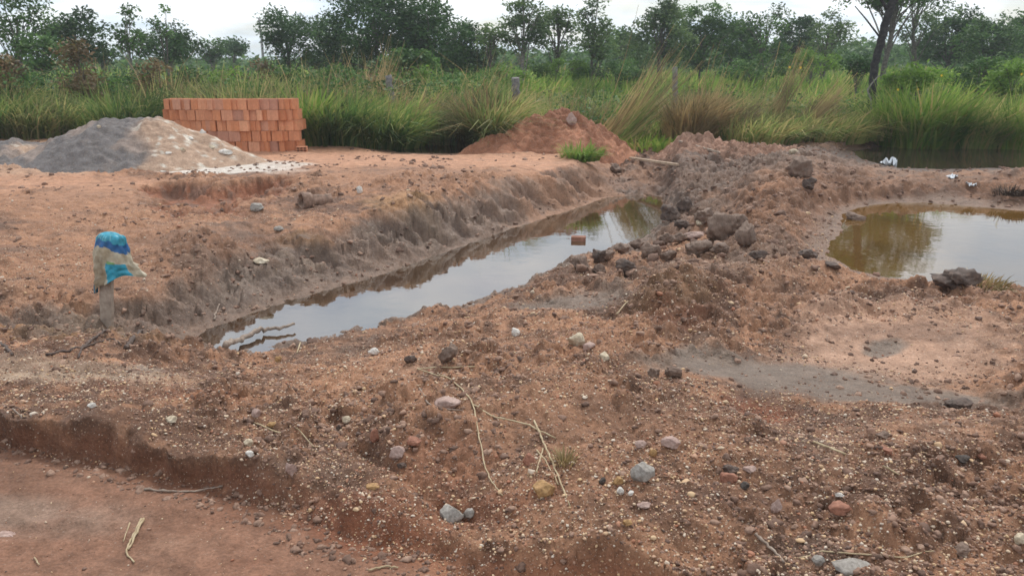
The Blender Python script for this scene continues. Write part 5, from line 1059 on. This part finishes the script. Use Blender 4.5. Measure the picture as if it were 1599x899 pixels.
# leafy shrubs within the thicket
SG = 'leafy shrubs in the thicket'
for k, (px, D, top, bot, w_, mat, lab) in enumerate([(118,18.4,58,180,58,'leaf_dead','tallest dead brown vine covered shrub under the left trees'), (10,18.2,84,185,46,'leaf_dead','dead brown upright shrub by the left edge'), (245,19,98,180,60,'leaf_dead','dead brown shrub behind the left end of the block stack'), (20,19.5,108,175,110,'leaf_mid','leafy green shrub at the far left above the rubble heap'), (95,20,118,190,90,'leaf_dark','dark leafy shrub below the tallest dead brown clump'),
 (165,20.5,112,190,90,'leaf_mid','leafy shrub right of the tallest dead brown clump'), (215,21,108,180,70,'leaf_dark','dark shrub above the top of the gravel heap'), (290,21,104,168,90,'leaf_mid','green shrub behind the left part of the block stack'),
 (345,20,106,165,70,'leaf_light','light green shrub behind the middle of the block stack'), (400,22,96,160,90,'leaf_dead','brownish shrub behind the right part of the block stack'), (455,20,100,175,80,'leaf_mid','green shrub rising behind the right end of the block stack'),
 (520,21,98,170,90,'leaf_mid','green shrub under the rounded tree left of centre'), (590,22,112,175,70,'leaf_dead','brownish shrub under the tallest dark tree'), (655,23,104,160,80,'leaf_light','light green shrub at the foot of the big dark trees'),
 (715,23,108,165,80,'leaf_mid','mid green shrub left of the grey post by the red mound'), (790,27,96,140,90,'leaf_light','light green shrub under the first airy tree'), (1340,24,88,118,40,'leaf_dark','small round dark shrub left of the dark leaning trunk in the green field'),
 (1440,19,92,170,110,'leaf_light','leafy bush with yellow flowers right of the dark leaning trunk'), (1530,22,82,150,110,'leaf_mid','tall leafy bush near the right edge'), (1590,20,90,170,90,'leaf_light','light leafy bush at the right edge'),
 (870,30,92,130,110,'leaf_light','low light shrub in the field under the airy trees'), (960,30,92,132,100,'leaf_mid','low shrub in the field left of the long bent sheaf'), (1180,28,84,124,120,'leaf_mid','low shrub in the field behind the pale dry sheaf'), (1270,29,80,112,100,'leaf_light','light shrub in the field left of the small round dark one')]):
    tree(px, D, top, bot, w_, mat, lab, 1001 + k * 3, tuf=.26, leaf=.10, cat='shrub', name='shrub', group=SG, trunk_r=.025, dens=.8)
# yellow flowers on the bush
fx = [(1402,140),(1433,140),(1233,105),(1250,106),(1595,116),(1470,118)]
FL = {1402: 'left flower of the close yellow pair right of the dark trunk', 1433: 'right flower of the close yellow pair right of the dark trunk', 1233: 'left one of two small yellow flowers by the pale dry sheaf', 1250: 'right one of two small yellow flowers by the pale dry sheaf', 1595: 'yellow flower at the right edge of the photo', 1470: 'yellow flower high on the bush, above the close pair'}
for k, (a, b) in enumerate(fx):
    D = 16.4; x = xat(D, a, b); z = zat(D, b); bm = bmesh.new(); g = float(gz_at(x, D))
    for q in range(5):
        an = q * 1.2566; c, s = math.cos(an), math.sin(an); bm.faces.new([bm.verts.new(Vector(v) * .65) for v in ((0, 0, 0), (c * .025 - s * .014, -.012, s * .025 + c * .014), (c * .042, -.02, s * .042), (c * .025 + s * .014, -.012, s * .025 - c * .014))])
    r_ = empty('flower', (x, D, g)); fo = from_bm('petals', bm, M['flower'], r_, loc=(0, 0, z - g)); T = Tubes(); T.add([(0.02, .1, 0), (.02, .06, (z - g) * .5), (0, .002, z - g)], .004, 4); T.build('stem', M['grass'], r_); tag(r_, FL[a], 'flower', 'yellow flowers')
# distant woods that read as one mass
rg = np.random.default_rng(55); n = 5200; cy2 = rg.uniform(60, 190, n); cx2 = rg.uniform(-.8, .8, n) * cy2; hh = (2.0 + 1.7 * np.clip(fbm(cx2 * .05, cy2 * .05, 431, 3) + .2, -.6, 1)) * np.where(cx2 / cy2 > .1, 1.2, np.where(cx2 / cy2 < -.25, .45, .75))
Pn = np.stack([cx2, cy2, gz_at(cx2, cy2) + hh * rg.uniform(.25, 1, n) ** .7], -1); Lf = (Pn[:, None] + rg.normal(size=(n, 40, 3)) * (.9, .9, .45)).reshape(-1, 3)
V, F = leaf_quads(Lf, .5, 77); tag(mesh_np('distant_woodland', V, F, M['leaf_mid'], smooth=False), 'far dark green bush and low woodland along the horizon', 'woodland', kind='stuff')
# ------------------------------------------------------------------ dark leaning trunk, posts, utility pole
def bough(name, D, pts, r0, r1, mat, label, cat, kids=()):
    P = np.array([(xat(D, a, b), D + .0, zat(D, b)) for a, b in pts]); g = float(gz_at(P[0][0], D)); P[0][2] = g - .05; base = np.array([P[0][0], D, g]); n = len(P)
    t = np.linspace(0, n - 1, (n - 1) * 5 + 1); Q = np.stack([np.interp(t, np.arange(n), P[:, i]) for i in range(3)], -1) - base; Q[1:-1] = (Q[:-2] + Q[1:-1] * 2 + Q[2:]) / 4
    rg = np.random.default_rng(int(pts[0][0])); Q[1:-1, :2] += rg.normal(size=(len(Q) - 2, 2)) * r0 * .12; root = None
    T = Tubes(); T.add(Q, np.linspace(r0, r1, len(Q)), 9); 
    if not kids: return tag(T.build(name, mat, loc=base), label, cat)
    root = empty(name, base); tag(root, label, cat); T.build('trunk', mat, root)
    for kp, ra, rb in kids:
        K_ = np.array([(xat(D, a, b), D, zat(D, b)) for a, b in kp]) - base; T = Tubes(); T.add(K_, np.linspace(ra, rb, len(K_)), 6); T.build('limb', mat, root)
    return root
bough('dead_tree', 18.2, [(1360,195),(1362,150),(1363,125),(1368,95),(1378,55),(1388,20),(1400,-12),(1415,-50)], .085, .085, M['charred'], 'charred black leaning trunk of a dead tree in the green field', 'dead tree', [([(1388,20),(1375,-2),(1350,-20)], .04, .02), ([(1375,60),(1352,30),(1335,10)], .022, .01), ([(1398,-8),(1440,-25)], .04, .02)])
bough('dead_branch', 17.0, [(1322,205),(1345,185),(1362,172),(1358,150),(1354,140),(1366,125),(1373,118)], .022, .012, M['palebark'], 'pale twisted dead stem at the foot of the dark leaning trunk', 'dead branch')
bough('dead_branch', 16.9, [(1468,212),(1463,180),(1460,160)], .022, .012, M['stick'], 'short pale upright dead stem before the bright green clump', 'dead branch')
bough('fence_post', 17.6, [(614,190),(610,150),(606,118)], .075, .07, M['post'], 'leaning grey weathered post behind the broad dark clump left of centre', 'post')
bough('fence_post', 18.6, [(806,190),(806,150),(805,122)], .10, .09, M['post'], 'broad grey post standing behind the red mound and the arching clump', 'post')
bough('fence_post', 17.6, [(1056,215),(1055,160),(1054,105)], .065, .055, M['post'], 'grey upright post among the dry grass behind the brown mound', 'post')
tr_ = [o for o in COL.objects if o.name == 'dead_tree'][0]; tr_.name = 'leaning_tree'; tr_['label'] = 'dark bare leaning trunk rising out of the top of the photo'; tr_['category'] = 'tree'
rg = np.random.default_rng(990); Pc = ellips(rg, 90, .2) * (1.75, 1.5, 1.35) + (xat(18.2, 1420, -150) - tr_.location.x, 0, 4.75); Lf = (Pc[:, None] + rg.normal(size=(90, 70, 3)) * (.22, .22, .16)).reshape(-1, 3); V, F = leaf_quads(Lf, .14, 991); mesh_np('crown', V, F, M['leaf_light'], tr_, smooth=False)
T = Tubes(); b0 = np.array([xat(18.2, 1412, -45), 18.2, zat(18.2, -45)]) - np.array(tr_.location)
for p in Pc[:22]: T.add(np.linspace(b0, p, 5) + np.array([0, 0, .1]) * np.sin(np.linspace(0, np.pi, 5))[:, None], np.linspace(.035, .01, 5), 5, False)
T.build('limbs', M['charred'], tr_)
up = bough('utility_pole', 95, [(412,100),(409,70),(404,28)], .16, .11, M['post'], 'thin distant utility pole on the horizon between the small trees', 'utility pole')

bm = bmesh.new(); bmesh.ops.create_cube(bm, size=1); hz = from_bm('haze', bm, None); hz.scale = (2400, 2400, 17); hz.location = (0, 0, 17 / 2 - 1.6)
mh = bpy.data.materials.new('haze'); mh.use_nodes = True; t = mh.node_tree; t.nodes.clear(); o_ = t.nodes.new('ShaderNodeOutputMaterial'); pv = t.nodes.new('ShaderNodeVolumePrincipled')
pv.inputs['Color'].default_value = (.86, .93, 1, 1); pv.inputs['Density'].default_value = .0012; pv.inputs['Anisotropy'].default_value = .2; t.links.new(pv.outputs[0], o_.inputs['Volume']); hz.data.materials.append(mh); tag(hz, 'thin pale air over the far vegetation', 'haze', kind='stuff'); SC.cycles.volume_bounces = 2
